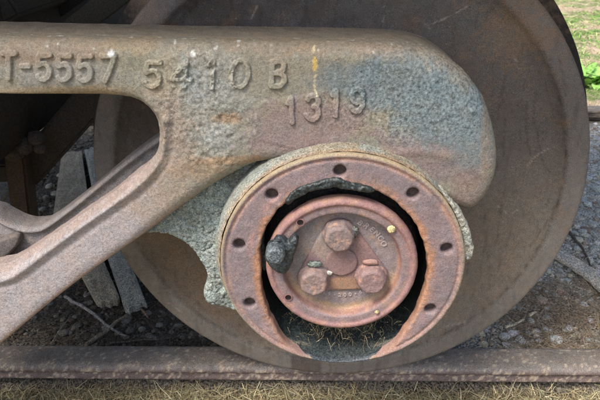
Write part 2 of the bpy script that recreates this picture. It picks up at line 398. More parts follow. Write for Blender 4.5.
g1 = 'pale stones beside the rail at the right'; g2 = 'stones in the shade left of the wheel'; g3 = 'stones beyond the wheel at the right edge'
stone(504, 338, 11, (.50, .52, .49), 'round pale grey stone by the rail just right of the wheel', g1)
stone(556, 341, 13, (.58, .62, .60), 'flat bluish white stone against the rail, widest one there', g1)
for (a, b, wd, o_) in ranked([(487, 327, 7), (519, 309, 6), (531, 322, 7), (545, 331, 8), (520, 340, 8), (538, 342, 7), (498, 316, 6), (510, 325, 6), (478, 336, 6), (528, 334, 6), (565, 331, 6), (548, 318, 6), (574, 343, 7), (590, 341, 7)]):
    stone(a, b, wd, np.array([.50, .52, .49])*RG.uniform(.75, 1.15), 'small pale grey stone beside the rail right of the wheel, %s from the left' % o_, g1)
for (a, b, wd, o_) in ranked([(548, 262, 13), (566, 283, 9), (552, 284, 8), (579, 190, 9), (588, 205, 8), (592, 226, 10), (583, 232, 7), (597, 190, 8), (578, 250, 8), (594, 250, 9), (560, 271, 7), (587, 180, 7), (598, 212, 7), (575, 268, 8), (590, 300, 6)]):
    stone(a, b, wd, np.array([.52, .55, .52])*RG.uniform(.7, 1.2), 'pale stone in the gravel beyond the right of the wheel, %s from the left' % o_, g3)
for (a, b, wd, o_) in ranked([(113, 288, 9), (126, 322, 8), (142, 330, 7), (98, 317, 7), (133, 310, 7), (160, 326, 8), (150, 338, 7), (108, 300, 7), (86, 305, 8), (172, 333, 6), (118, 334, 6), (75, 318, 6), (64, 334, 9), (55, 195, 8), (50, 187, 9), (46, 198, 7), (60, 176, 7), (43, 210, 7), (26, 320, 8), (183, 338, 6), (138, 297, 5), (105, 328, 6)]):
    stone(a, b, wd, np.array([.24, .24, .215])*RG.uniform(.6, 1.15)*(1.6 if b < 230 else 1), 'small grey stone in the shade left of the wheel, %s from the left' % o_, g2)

# litter of needles and stems between the rails
def scatter(x0, x1, y0, y1, n, ln, wd, cols, zoff=.004, tilt=.12, bend=.05, curl=.4, keepf=None):
    gx = RG.uniform(x0, x1, n); gy = RG.uniform(y0, y1, n)
    if keepf is not None: k_ = keepf(gx, gy); gx, gy = gx[k_], gy[k_]
    n = len(gx); a = RG.uniform(0, 6.283, n); e = RG.normal(0, tilt, n)
    D = np.stack([np.cos(a)*np.cos(e), np.sin(a)*np.cos(e), np.abs(np.sin(e))], 1); L_ = RG.uniform(*ln, n)
    cols = np.array(cols); cc = cols[RG.integers(0, len(cols), n)]*RG.uniform(.6, 1.25, (n, 1))
    B = np.stack([gx, gy, ground_z(gx, gy)+RG.uniform(0, zoff, n)], 1)
    return strips(B, D, L_, RG.uniform(*wd, n), np.full(n, bend), cc, 3, curl)
V, F, c = scatter(.42, 1.3, .12, .46, 10000, (.012, .045), (.0009, .0022), [(.44, .34, .22), (.32, .24, .15), (.56, .46, .31), (.16, .12, .085)], .012, .3)
tag(build('needle_litter', V, F, M_STRAW, None, c), 'matted brown needles and dead grass on the ground behind the rail at the right', 'leaf litter', kind='stuff')
V, F, c = scatter(-1.25, .1, .11, 1.2, 9000, (.015, .07), (.0008, .002), [(.10, .08, .06), (.06, .05, .04), (.17, .14, .10)], .012, .25)
tag(build('dark_litter', V, F, M_STRAW, None, c), 'dark stems and needles strewn over the shaded gravel left of the wheel', 'leaf litter', kind='stuff')
V, F, c = scatter(-.4, 1.5, .5, 1.5, 2500, (.01, .04), (.0008, .002), [(.20, .16, .11), (.12, .10, .07)], .008, .2)
tag(build('thin_litter', V, F, M_STRAW, None, c), 'sparse brown stems on the pale gravel between the rails', 'leaf litter', kind='stuff')

# dry straw along the near side of the rail
STR = [(.62, .54, .32), (.54, .46, .25), (.74, .66, .44), (.36, .30, .17), (.42, .42, .24), (.26, .21, .12)]
Vs, Fs, Cs, off = [], [], [], 0
for args in [(-1.2, 1.2, -.13, .028, 21000, (.02, .07), (.0009, .0024), STR, .010, .28, .25, 1.5), (-1.3, 1.3, -.7, -.13, 9000, (.03, .10), (.001, .003), STR, .014, .3, .2, 1.3)]:
    V, F, c = scatter(*args); Vs.append(V); Fs.append(F[0]+off); Cs.append(c); off += len(V)
n = 1500; gx = RG.uniform(-1, 1, n); gy = RG.uniform(-.05, .026, n); a = RG.uniform(0, 6.28, n)
D = np.stack([np.cos(a)*.8, np.sin(a)*.5, RG.uniform(.15, .8, n)], 1); D /= np.linalg.norm(D, axis=1)[:, None]
V, F, c = strips(np.stack([gx, gy, ground_z(gx, gy)], 1), D, RG.uniform(.012, .034, n), RG.uniform(.0008, .0018, n), np.full(n, .3), np.array(STR)[RG.integers(0, 6, n)], 3, .4)
Vs.append(V); Fs.append(F[0]+off); Cs.append(c)
tag(build('dry_grass', np.vstack(Vs), [np.vstack(Fs)], M_STRAW, None, np.vstack(Cs)), 'matted dry straw coloured grass along the near foot of the rail', 'dry grass', kind='stuff')

# green grass beyond the far rail
def gmask(x, y):
    p = P3(x, y, 0*x); return fbm(p, .45, 3, 21)+fbm(p, .1, 2, 22)*.5
n = 75000; gx = RG.uniform(-1.5, 6.5, n); gy = 2.06+RG.random(n)**1.4*8.2; k_ = gmask(gx, gy) > RG.normal(-.07, .08, n); gx, gy = gx[k_], gy[k_]; n = len(gx)
a = RG.uniform(0, 6.28, n); D = np.stack([np.cos(a)*.75, np.sin(a)*.75, RG.uniform(.15, .8, n)], 1); D /= np.linalg.norm(D, axis=1)[:, None]
gc = np.array([(.17, .38, .07), (.24, .45, .09), (.32, .48, .14), (.40, .42, .2), (.09, .22, .04)])
V, F, c = strips(np.stack([gx, gy, ground_z(gx, gy)], 1), D, RG.uniform(.05, .13, n), RG.uniform(.004, .009, n), np.full(n, .45), gc[RG.integers(0, 5, n)]*RG.uniform(.75, 1.2, (n, 1)), 3)
tag(build('grass', V, F, M_GRASS, None, c), 'patchy bright green grass beyond the far rail', 'grass', kind='stuff')
n = 16000; V, F, c = scatter(-1.5, 6.5, 2.05, 8, n, (.03, .12), (.002, .006), [(.62, .50, .36), (.48, .38, .26), (.70, .60, .42)], .01, .2)
tag(build('dead_grass', V, F, M_STRAW, None, c), 'flattened tan dead grass in the gaps of the green grass', 'dry grass', kind='stuff')

# rails
def rail(Y0, label, sgn=1):
    # profile (y, z), near side first; head 75 mm wide, web and foot below
    hp = [(.0, -.165), (.0, -.158), (.05, -.150), (.062, -.14), (.064, -.075), (.058, -.05), (.006, -.041), (.0, -.036), (-.0015, -.022), (-.0018, -.014), (.0005, -.0075), (.006, -.0032), (.016, -.001), (.0375, 0), (.060, -.001), (.069, -.004), (.074, -.010), (.075, -.036), (.070, -.041), (.084-.064+.0+.0, -.05)]
    hp = [(-.033, -.168), (-.033, -.158), (.02, -.148), (.028, -.138), (.028, -.068), (.022, -.056), (.004, -.046), (.0, -.041), (.003, -.032), (.0032, -.0235), (.0005, -.0215), (-.0032, -.0195), (-.0035, -.0155), (-.001, -.0090), (.004, -.0052), (.013, -.0022), (.0375, 0), (.062, -.002), (.070, -.005), (.0745, -.012), (.075, -.036), (.071, -.046), (.053, -.056), (.047, -.068), (.047, -.138), (.055, -.148), (.108, -.158), (.108, -.168)]
    pr = fine_prof(hp, .004); xs = np.arange(-1.6, 1.8, .005) if sgn > 0 else np.arange(-3, 4.5, .02)
    Kx, Kp = np.meshgrid(np.arange(len(xs)), np.arange(len(pr)), indexing='ij'); V = np.stack([xs[Kx], Y0+pr[Kp, 0], RAIL_TOP+pr[Kp, 1]], -1).reshape(-1, 3)
    dn = fbm(V*np.array([.6, 1, 1]), .018, 4, 31)*.0017+fbm(V, .006, 2, 33)*.0006
    tg = np.gradient(pr, axis=0); nr = np.stack([-tg[:, 1], tg[:, 0]], 1); nr /= np.linalg.norm(nr, axis=1)[:, None]
    V[:, 1] += dn*nr[Kp.ravel(), 0]; V[:, 2] += dn*nr[Kp.ravel(), 1]
    m = len(pr); I, J = np.meshgrid(np.arange(len(xs)-1), np.arange(m-1), indexing='ij'); q = np.stack([I*m+J, (I+1)*m+J, (I+1)*m+J+1, I*m+J+1], -1).reshape(-1, 4)
    top = sstep(-.010, -.003, V[:, 2]-RAIL_TOP)[:, None]; side = 1-top
    n1 = fbm(V, .05, 4, 35)[:, None]; n2 = fbm(V, .009, 3, 36)[:, None]
    c = np.array([.168, .146, .124])*top+np.array([.142, .108, .098])*side; ln_ = np.exp(-((V[:, 2]-RAIL_TOP+.0225)/.0016)**2)[:, None]*(V[:, 1] < Y0+.03)[:, None]; c = c*(1-.7*ln_)
    band = np.exp(-((V[:, 2]-RAIL_TOP+.008)/.004)**2)[:, None]*(V[:, 1] < Y0+.03)[:, None]; c = c*(1-.5*band)+np.array([.25, .24, .22])*.5*band
    c = c*1.22*(1+.35*n1+.3*n2); sc3 = (sstep(.22, .4, fbm(V*np.array([.12, 1, 1]), .004, 2, 38))*(V[:, 2] > RAIL_TOP-.006))[:, None]*.35; c = c*(1-sc3)+np.array([.27, .26, .245])*sc3
    fl = (sstep(.24, .30, n2[:, 0]+.35*n1[:, 0]+.10*side[:, 0]))[:, None]; c = c*(1-fl*.7)+np.array([.50, .42, .31])*fl*.7
    o = build('steel_rail', V, [q], M_RAIL, None, c, origin=(0, Y0, RAIL_TOP-.168)); tag(o, label, 'rail'); return o
rail(.028, 'brown weathered steel rail under the near wheel, running across the foot of the picture')
rail(1.93, 'distant steel rail behind the wheel, seen at the right edge below the green grass', -1)

# ================================================================== WHEELSET (wheels, axle, end cap turn together)
ws = thing('rail_wheelset', 'large dusty brown steel rail wheel with its axle and pink three bolt end cap', 'train wheel', (0, 0, RAIL_TOP))
SCR = [[(430, 27), (448, 20), (470, 8)], [(424, 24), (432, 30)], [(556, 150), (540, 158), (530, 170)], [(470, 300), (484, 287)], [(518, 60), (522, 74)], [(384, 24), (386, 4)], [(250, 20), (256, 8)], [(500, 210), (512, 220), (520, 214)], [(445, 330), (470, 322)], [(165, 300), (180, 312)]]
CRK = [[(540, 92), (536, 118), (541, 140), (545, 165), (553, 176)], [(530, 104), (529, 138), (534, 160)], [(560, 60), (566, 96)], [(508, 120), (506, 160)], [(560, 200), (548, 226), (532, 250)]]
def wheel_col(V):
    r = np.hypot(V[:, 0], V[:, 2]); n1 = fbm(V, .10, 4, 41)[:, None]; n2 = fbm(V, .010, 3, 42)[:, None]; n5 = fbm(V, .028, 4, 47)[:, None]
    c = np.tile(np.array([.112, .101, .092]), (len(V), 1))
    grease_shade = (sstep(.10, -.25, V[:, 0]+n1[:, 0]*.2)*sstep(.0, .12, V[:, 2])*sstep(.42, .40, r))[:, None]*.6; c = c*(1-grease_shade)+np.array([.05, .040, .037])*grease_shade  # grease plus the side frame's shade painted in, darker towards the upper left
    low = sstep(.14, -.26, V[:, 2]+n1[:, 0]*.12)[:, None]; c = c*(1-low)+np.array([.190, .160, .128])*low
    ll = (sstep(-.05, -.2, V[:, 0])*sstep(.415, .40, r))[:, None]*low*.7; c = c*(1-ll)+np.array([.155, .112, .080])*ll
    rim = sstep(.414, .419, r+n2[:, 0]*.003)[:, None]*(V[:, 1] < .006)[:, None]; c = c*(1-rim*.75)+(np.array([.150, .140, .134])*(1-low*.6)+np.array([.20, .182, .158])*low*.6)*rim*.75
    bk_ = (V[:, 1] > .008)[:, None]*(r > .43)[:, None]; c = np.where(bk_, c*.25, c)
    dk = np.exp(-((r-.4155-n2[:, 0]*.003)/.0024)**2)[:, None]*.55*sstep(-.4, .2, n5); c = c*(1-dk)
    rings = perlin(np.stack([r*260, 0*r+.5, 0*r], 1))[:, None]*sstep(-.2, .3, n1); c = c*(1+.07*rings)
    rn = fbm(V*np.array([1, 1, .16]), .012, 3, 48)[:, None]; c = c*(1-.22*sstep(.12, .42, rn))              # run marks
    slick = (sstep(.15, .4, n5+.3*n2)*sstep(.25, .35, r)[:, None])*.35; c = c*(1-slick)+np.array([.11, .115, .115])*slick
    rust = sstep(.18, .5, fbm(V, .045, 4, 49)[:, None]+.2*n2)*.4; c = c*(1-rust)+np.array([.20, .125, .078])*rust
    p = at(520, 30, 0); d = np.hypot((V[:, 0]-p[0])/.10, (V[:, 2]-p[2])/.10)+n1[:, 0]*.8+n2[:, 0]*1.2; m = sstep(1.1, .3, d)[:, None]*.45; c = c*(1-m)+np.array([.26, .17, .10])*m
    p = at(135, 8, .0); d = np.hypot((V[:, 0]-p[0])/.06, (V[:, 2]-p[2])/.06)+n2[:, 0]*.8; m = sstep(1.1, .3, d)[:, None]*.5; c = c*(1-m)+np.array([.27, .20, .14])*m
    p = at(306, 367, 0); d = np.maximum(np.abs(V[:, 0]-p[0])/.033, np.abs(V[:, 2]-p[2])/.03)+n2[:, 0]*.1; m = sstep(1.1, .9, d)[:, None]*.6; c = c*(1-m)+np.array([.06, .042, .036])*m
    c = c*(1+.22*n1+.12*n5+.22*n2)
    if V[:, 1].min() < .03 and len(V) > 20000:
        XZ = V[:, [0, 2]]; w_ = fbm(V, .006, 2, 46)*.0012
        for L in CRK: d = segdist(XZ, resample(xz(L, 0), .004, False, 2), False)+w_; m = sstep(.0024, .0006, d)[:, None]*.26; c = c*(1-m)
        for L in SCR: d = segdist(XZ, resample(xz(L, 0), .004, False, 2), False)+w_; m = (sstep(.0016, .0006, d)*sstep(-.3, .1, n2[:, 0]))[:, None]*.6; c = c*(1-m)+np.array([.34, .30, .25])*m
    return c
def wheel(Y0, s, full=True):
    pl = fine_prof([(.418, .0015), (.414, .0035), (.408, .009), (.397, .015), (.38, .018), (.30, .018), (.22, .010), (.17, -.004), (.145, -.012), (.128, -.014), (.10, -.014), (.02, -.014)], .003 if full else .01)
    P = pl.copy(); P[:, 1] = Y0+s*P[:, 1]
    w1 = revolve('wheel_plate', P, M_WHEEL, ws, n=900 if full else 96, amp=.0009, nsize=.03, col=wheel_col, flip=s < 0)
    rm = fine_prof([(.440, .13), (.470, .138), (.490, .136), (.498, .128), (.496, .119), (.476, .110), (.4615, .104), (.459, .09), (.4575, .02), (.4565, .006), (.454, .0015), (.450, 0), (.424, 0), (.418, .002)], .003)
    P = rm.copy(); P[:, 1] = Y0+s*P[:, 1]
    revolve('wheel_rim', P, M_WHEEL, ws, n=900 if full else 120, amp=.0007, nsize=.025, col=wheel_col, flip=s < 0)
    bk = fine_prof([(.02, .055), (.13, .055), (.17, .05), (.30, .052), (.39, .06), (.40, .12), (.405, .132), (.44, .13)], .02)
    P = bk.copy(); P[:, 1] = Y0+s*P[:, 1]
    revolve('wheel_back', P, M_WHEEL, ws, n=120, col=(.08, .068, .06), flip=s < 0)
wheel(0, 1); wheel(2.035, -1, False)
revolve('axle', fine_prof([(.0, -.262), (.085, -.262), (.085, .05), (.092, .1), (.085, .2), (.082, 1.0), (.085, 1.9), (.092, 2.0), (.085, 2.4)], .05), M_DARK, ws, n=64, col=(.09, .065, .05))

# end cap
CY = -.290
capn = lambda V, s: fbm(V, s, 3, 51)[:, None]
def cap_col(V):
    r = np.hypot(V[:, 0], V[:, 2]); c = np.tile(np.array([.275, .165, .155]), (len(V), 1)); n1 = fbm(V, .02, 4, 52); n2 = fbm(V, .006, 3, 53)
    band = (sstep(.0845, .0865, r)*sstep(.0975, .0955, r))[:, None]; c = c*(1-band*.75)+np.array([.215, .175, .178])*band*.75
    floor = sstep(.083, .080, r)[:, None]; c = c*(1-floor)+np.array([.225, .19, .19])*floor
    ora = sstep(.0, .3, n1+.25*np.exp(-((r-.0815)/.004)**2)*(V[:, 2] < .02)+.2*np.exp(-((r-.108)/.004)**2)-.06)[:, None]*.4; c = c*(1-ora)+np.array([.33, .20, .11])*ora
    tan = (sstep(.070, .078, r)*sstep(.086, .080, r)*sstep(.0, -.04, V[:, 2]+n1*.02))[:, None]*.5; c = c*(1-tan)+np.array([.36, .26, .14])*tan
    gl = (sstep(.03, .075, r)*sstep(.083, .06, r)*sstep(.02, -.05, V[:, 0])*sstep(-.05, .0, V[:, 2]+n1*.03))[:, None]*.6; c = c*(1-gl)+np.array([.26, .235, .205])*gl
    return c*(1+.3*n1[:, None]+.25*n2[:, None])
cap = revolve('end_cap', fine_prof([(.1, -.262), (.1065, -.266), (.1085, -.272), (.1085, CY+.008), (.1065, CY+.0025), (.103, CY), (.0995, CY+.0005), (.0985, CY+.0022), (.0965, CY+.0026), (.0885, CY+.0028), (.0865, CY+.0034), (.085, CY+.0065), (.084, CY+.016), (.0825, CY+.0185), (.08, CY+.0195), (.0, CY+.020)], .0022), M_CAP, ws, n=300, amp=.0009, nsize=.012, col=cap_col, seed=5)
FY = CY+.020
# locking plate: rounded triangle with a round boss
SC = [(-.0055+.002, .0475), (-.040, -.026), (.0435, -.0225)]
def circ(cx, cz, r, n=24, a0=0): return [(cx+r*math.cos(a0+2*math.pi*k/n), cz+r*math.sin(a0+2*math.pi*k/n)) for k in range(n)]
tri = []
for (x, z) in SC:
    a = math.atan2(z, x)
    for k in range(-4, 5): tri.append((x*.98+.0245*math.cos(a+k*.24), z*.98+.0245*math.sin(a+k*.24)))
plate = relief('locking_plate', tri, FY-.004, .0038, .0012, .0022, M_CAP, cap, smooth=1, hf=lambda X, Z, d: fbm(P3(X, 0, Z), .01, 3, 8)*.0006, col=lambda V: paint(V, (.225, .15, .145), [(322, 250, 14, 20, (.28, .24, .21), .7, .8), (345, 290, 18, 8, (.32, .20, .11), .6, .8)], CY, 3)*(1+.2*capn(V, .006)))
relief('centre_boss', circ(0, .002, .0232), FY-.0075, .0035, .001, .0018, M_CAP, cap, smooth=1, hf=lambda X, Z, d: fbm(P3(X, 0, Z), .008, 3, 9)*.0006, col=lambda V: paint(V, (.215, .145, .14), [], CY)*(1+.25*capn(V, .006)))
def screw(x, z, ang, cc):
    def rf(T, r, y):
        hexr = math.cos(math.pi/6)/np.cos(((T-ang) % (math.pi/3))-math.pi/6)
        f = 1+(hexr-1)*sstep(FY-.002, FY-.006, y)*.42
        return r*f
    pr = fine_prof([(.0245, FY-.003), (.0248, FY-.0065), (.0232, FY-.0085), (.0224, FY-.0095), (.0214, FY-.016), (.0208, FY-.020), (.0190, FY-.0230), (.0165, FY-.0243), (.0145, FY-.0238), (.0, FY-.0235)], .0012)
    return revolve('cap_screw', pr, M_CAP, cap, c=(x, z), n=96, amp=.0014, nsize=.008, seed=int(abs(x)*999), rfun=rf,
                   col=lambda V: np.array(cc)*(1+.35*fbm(V, .006, 4, 12)[:, None])*(1-.35*sstep(-.006, -.002, V[:, 1]-FY)[:, None])+np.array([.16, .07, .02])*sstep(.12, .4, fbm(V, .012, 3, 13))[:, None]*.9)
screw(*SC[0], .2, (.20, .155, .145)); screw(*SC[1], .5, (.235, .175, .16)); screw(*SC[2], .1, (.225, .155, .15))
# bent tabs of the locking plate
def lump(name, c, r, mat, parent, colr, amp=.15, seed=0, sub=3):
    Vi, Fi = icosphere(sub); Vv = Vi*np.array(r)*(1+amp*fbm(Vi+seed, .8, 3, seed)[:, None]*1.6)+np.array(c)
    col_ = np.tile(np.array(colr), (len(Vv), 1))*(1+.35*fbm(Vv, .006, 3, seed+2)[:, None]); return build(name, Vv, [Fi], mat, parent, col_)
lump('lock_tab', (-.0385, FY-.010, .001), (.0115, .004, .0045), M_OIL, cap, (.12, .15, .135), .3, 3)
lump('lock_tab', (.041, FY-.010, .0045), (.0115, .004, .0042), M_CAP, cap, (.30, .19, .16), .3, 4)
lump('lock_tab', (.018, FY-.007, .052), (.006, .004, .009), M_OIL, cap, (.08, .085, .07), .4, 5)
lump('rust_flake', (-.018, FY-.0065, -.016), (.005, .003, .004), M_CRUST, cap, (.62, .62, .52), .3, 6)
# small holes and the plug of the rim
for nm, (a, b), rr, cl in (('rim_hole', (300, 222), .0042, (.012, .01, .01)), ('rim_hole', (289, 297), .0042, (.015, .012, .012))):
    p = at(a, b, CY+.002); th = math.atan2(p[2], p[0]); x, z = .093*math.cos(th), .093*math.sin(th)
    revolve(nm, fine_prof([(rr*1.5, CY+.0016), (rr*1.15, CY+.0009), (rr, CY+.0014), (rr*.9, CY+.0022), (0, CY+.0022)], .001), M_CAP, cap, c=(x, z), n=24, col=lambda V, x=x, z=z: np.where((np.hypot(V[:, 0]-x, V[:, 2]-z) < .0046)[:, None], (.012, .010, .01), (.24, .13, .12)))
lump('rim_plug', (.0525, CY-.0003, -.0755), (.0035, .002, .003), M_CRUST, cap, (.5, .42, .24), .2, 9)
lump('rim_plug', (.0675, CY-.0005, .0635), (.0058, .003, .0058), M_CRUST, cap, (.62, .52, .27), .12, 7)
# cast lettering on the dish floor
def glyph_text(txt, cen, rad, a_mid, size, name, inward):
    cu = bpy.data.curves.new('t', 'FONT'); n = len(txt)
    for i, ch in enumerate(txt):
        cu = bpy.data.curves.new('t', 'FONT'); cu.body = ch; cu.size = size; cu.extrude = .0011; cu.bevel_depth = .0003; cu.align_x = 'CENTER'; cu.align_y = 'CENTER'; cu.offset = size*.015
        to = bpy.data.objects.new('t', cu); COL.objects.link(to); dg = bpy.context.evaluated_depsgraph_get(); me0 = to.evaluated_get(dg).to_mesh()
        vv = np.array([tuple(v.co) for v in me0.vertices]); ff = [list(p.vertices) for p in me0.polygons]; to.evaluated_get(dg).to_mesh_clear(); bpy.data.objects.remove(to)
        if len(vv) == 0: continue
        px_, pz_, rot = cen(i, n)
        Vv = np.stack([px_+vv[:, 0]*math.cos(rot)-vv[:, 1]*math.sin(rot), FY-.0004-vv[:, 2], pz_+vv[:, 0]*math.sin(rot)+vv[:, 1]*math.cos(rot)], 1)
        tr = [f for f in ff if len(f) == 3]; qd = [f for f in ff if len(f) == 4]; ng = [f for f in ff if len(f) > 4]
        for f in ng: tr += [[f[0], f[k], f[k+1]] for k in range(1, len(f)-1)]
        build(name, Vv, [np.array(tr).reshape(-1, 3)]+([np.array(qd)] if qd else []), M_CAP, cap, (.33, .28, .27), smooth=False)
A0, B0 = np.array([.026, .063]), np.array([.060, .029])
def c1(i, n):
    t = i/(n-1); p = A0*(1-t)+B0*t+np.array([.0035, .0035])*math.sin(t*math.pi); return p[0], p[1], math.atan2((B0-A0)[1], (B0-A0)[0])
glyph_text('BRENCO', c1, 0, 0, .0115, 'cast_letter', False)
def c2(i, n):
    t = i/(n-1)-.5; return t*.062+.006, -.0585+abs(t)**2*.028+t*.004, t*.45
glyph_text('19-200-61', c2, 0, 0, .0085, 'cast_letter', False)

# ================================================================== BEARING HOUSING with bolted ring
SY = -.288
hs = thing('bearing_housing', 'round bearing housing with purple rusty bolt hole ring and grey crust around it', 'bearing housing', (0, -.2, -.178))
pol = lambda a, r: (r*math.cos(R_(a)), r*math.sin(R_(a)))
outer = [pol(a, .1738) for a in np.arange(-75, 257, 4)]
tab = [(-76, .1724), (-67, .1680), (-59, .1615), (-52, .152), (-44, .1435), (-30, .133), (-17, .1264), (2, .122), (22, .1206), (46, .1238), (67, .1285), (91, .1322), (112, .133), (130, .129), (162, .1200), (182, .1155), (206, .127), (220, .138), (231, .150), (240, .1625), (248, .1688), (256, .1724)]
ta = np.array(tab); ang = np.arange(256, -77, -2.0)
inner = []
for a in ang:
    r = np.interp(a, ta[:, 0], ta[:, 1]); j = fbm(np.array([[a*.05, 0, 3.3]]), .35, 3, 2)[0]*.0035*min(1, (.174-r)/.02); inner.append(pol(a, r+j))
outline = outer+inner
hole_ang = [165.3, 129.5, 91.3, 50.8, 11.9, -28.7, 204.7]
def ring_hf(X, Z, d):
    r = np.hypot(X, Z); p = P3(X, 0, Z)
    g = np.exp(-((r-.1655)/.0016)**2)*.0022+np.exp(-((r-.1705)/.0018)**2)*-.0012
    inn = sstep(.014, .0, r-np.interp(np.degrees(np.arctan2(Z, X)) % 360, np.concatenate([[0], np.array([22, 46, 67, 91, 112, 130, 162, 182, 206, 230, 301, 330, 360])]), [.122, .1206, .1238, .1285, .1322, .133, .129, .12, .1155, .127, .15, .165, .13, .122]))
    return g+fbm(p, .03, 3, 61)*.0010+fbm(p, .006, 3, 62)*.0005*(1+2*inn)+inn*fbm(p, .01, 3, 65)*.0016
def ring_col(V):
    r = np.hypot(V[:, 0], V[:, 2]); th = np.degrees(np.arctan2(V[:, 2], V[:, 0])) % 360; n1 = fbm(V, .03, 4, 63); n2 = fbm(V, .007, 3, 64)
    c = np.tile(np.array([.205, .165, .168]), (len(V), 1))
    e = np.interp(th, [0, 22, 46, 67, 91, 112, 130, 162, 182, 206, 220, 238, 301, 316, 343, 360], [.122, .1206, .1238, .1285, .1322, .133, .129, .12, .1155, .127, .138, .158, .160, .1435, .1264, .122])
    org = sstep(.012, .002, r-e+n1*.014+n2*.008)*(1-.75*np.exp(-((th-95)/38)**2)); org = org[:, None]*.75; c = c*(1-org)+np.array([.40, .205, .11])*org
    pk = (np.exp(-((r-e-.013)/.005)**2)*sstep(-.2, .3, n1))[:, None]*.5; c = c*(1-pk)+np.array([.33, .19, .175])*pk
    bead = (np.exp(-((r-.166)/.0035)**2))[:, None]*.75*sstep(-.3, .1, n1)[:, None]; c = c*(1-bead)+np.array([.36, .22, .165])*bead
    edge = sstep(.1690, .1725, r)[:, None]*.8; c = c*(1-edge)+np.array([.33, .27, .16])*edge
    low = sstep(-.04, -.13, V[:, 2]+n1*.04)[:, None]*.4; c = c*(1-low)+np.array([.27, .195, .185])*low
    return c*(1+.22*n1[:, None]+.25*n2[:, None])
relief('ring_face', outline, SY, .018, .0014, .0024, M_RING, hs, holes=[circ(*pol(a, .1492), .0088, 24) for a in hole_ang], hf=ring_hf, col=ring_col, smooth=1, seed=6, hsmooth=0, wall_noise=.0004)
for a in hole_ang:     # bottom of each bolt hole, and the rusty lip
    revolve('bolt_hole', fine_prof([(.0096, SY+.0165), (.0094, SY+.0135), (.0, SY+.013)], .001), M_RING, hs, c=pol(a, .1492), n=24, col=(.10, .075, .068))
# barrel outside, crusted
def barrel_col(V):
    n1 = fbm(V, .03, 4, 71); n2 = fbm(V, .008, 3, 72); th = np.degrees(np.arctan2(V[:, 2], V[:, 0])) % 360
    c = np.tile(np.array([.27, .295, .265]), (len(V), 1)); top = (np.exp(-((th-78)/32)**2)*sstep(-.4, .1, n1))[:, None]*.85; c = c*(1-top)+np.array([.27, .215, .14])*top
    fr = sstep(-.268, -.285, V[:, 1])[:, None]*.8; c = c*(1-fr)+np.array([.34, .22, .13])*fr
    return c*(1+.25*n1[:, None]+.3*n2[:, None])
def brf(T, r, y):
    th = np.degrees(T) % 360; left = np.exp(-((th-172)/42)**2); rt = np.exp(-((((th+180) % 360)-180-14)/20)**2)*1.0
    dn_ = np.clip(-np.sin(T)+.15, 0, 1)+.6*np.clip(np.cos(T), 0, 1); return r+sstep(-.287, -.262, y)*left*.008-sstep(-.285, -.265, y)*np.clip(dn_, 0, 1)*.0035*(1-left)
BAR = revolve('housing_barrel', fine_prof([(.1745, -.2815), (.1755, -.276), (.1765, -.268), (.1775, -.255), (.178, -.23), (.178, -.13), (.17, -.12), (.10, -.12)], .004), M_CRUST, hs, n=300, amp=.0022, nsize=.012, col=barrel_col, rfun=brf, seed=4)
def bore_col(V):
    n1 = fbm(V, .03, 4, 75); n2 = fbm(V, .008, 3, 76); th = np.degrees(np.arctan2(V[:, 2], V[:, 0])); c = np.tile(np.array([.018, .021, .022]), (len(V), 1))
    lo = sstep(-.05, -.12, V[:, 2])[:, None]; c = c+np.array([.012, .018, .018])*lo*(1+.8*n2[:, None])
    st = (np.exp(-((V[:, 1]+.266+n1*.010+.0003*(np.abs(th+90)-30))/.0028)**2)*sstep(14, 26, np.abs(th+90)+n1*8)*sstep(52, 40, np.abs(th+90)))[:, None]*.55; c = c*(1-st)+np.array([.30, .27, .20])*st  # pale streaks: reflection of dry grass painted into the bore colour
    lp = sstep(-.276, -.283, V[:, 1])[:, None]*lo; c = c*(1-lp)+np.array([.032, .042, .050])*lp
    tl = (sstep(.15, .5, n2+.3*n1)*lo[:, 0])[:, None]*.35; c = c*(1-tl)+np.array([.08, .10, .10])*tl
    return c
def bore_rf(T, r, y):
    dn = np.clip(-np.sin(T), 0, 1)**2; return r-(1-dn)*.030*sstep(-.2, -.285, y)*0+(-.012)*(1-dn)
E_A = [0, 22, 46, 67, 91, 112, 130, 162, 182, 206, 220, 231, 240, 248, 257, 283, 293, 301, 308, 316, 330, 343, 360]
E_R = [.122, .1206, .1238, .1285, .1322, .133, .129, .12, .1155, .127, .138, .150, .1625, .1688, .1735, .1735, .168, .1615, .152, .1435, .133, .1264, .122]
def bore_r(T, r, y):
    th = np.degrees(T) % 360; e = np.interp(th, E_A, E_R)+.004; bot = sstep(250, 256, th)*sstep(290, 284, th)
    fr = y < -.284; y[fr] += ((1-bot)*.010)[fr]
    return np.minimum(r, np.where(bot > .5, r, e+.002))
revolve('housing_bore', fine_prof([(.05, -.15), (.135, -.152), (.148, -.160), (.155, -.19), (.1625, -.24), (.1675, -.270), (.1700, -.282), (.1715, -.2865), (.1728, -.288), (.1738, -.2865), (.174, -.280)], .0025), M_OIL, hs, n=340, amp=.0011, nsize=.02, col=bore_col, seed=14, rfun=bore_r)
revolve('bearing_body', fine_prof([(.075, -.262), (.098, -.264), (.1, -.25), (.115, -.235), (.118, -.21), (.118, -.15)], .006), M_OIL, hs, n=96, amp=.002, nsize=.02, col=(.03, .03, .03))
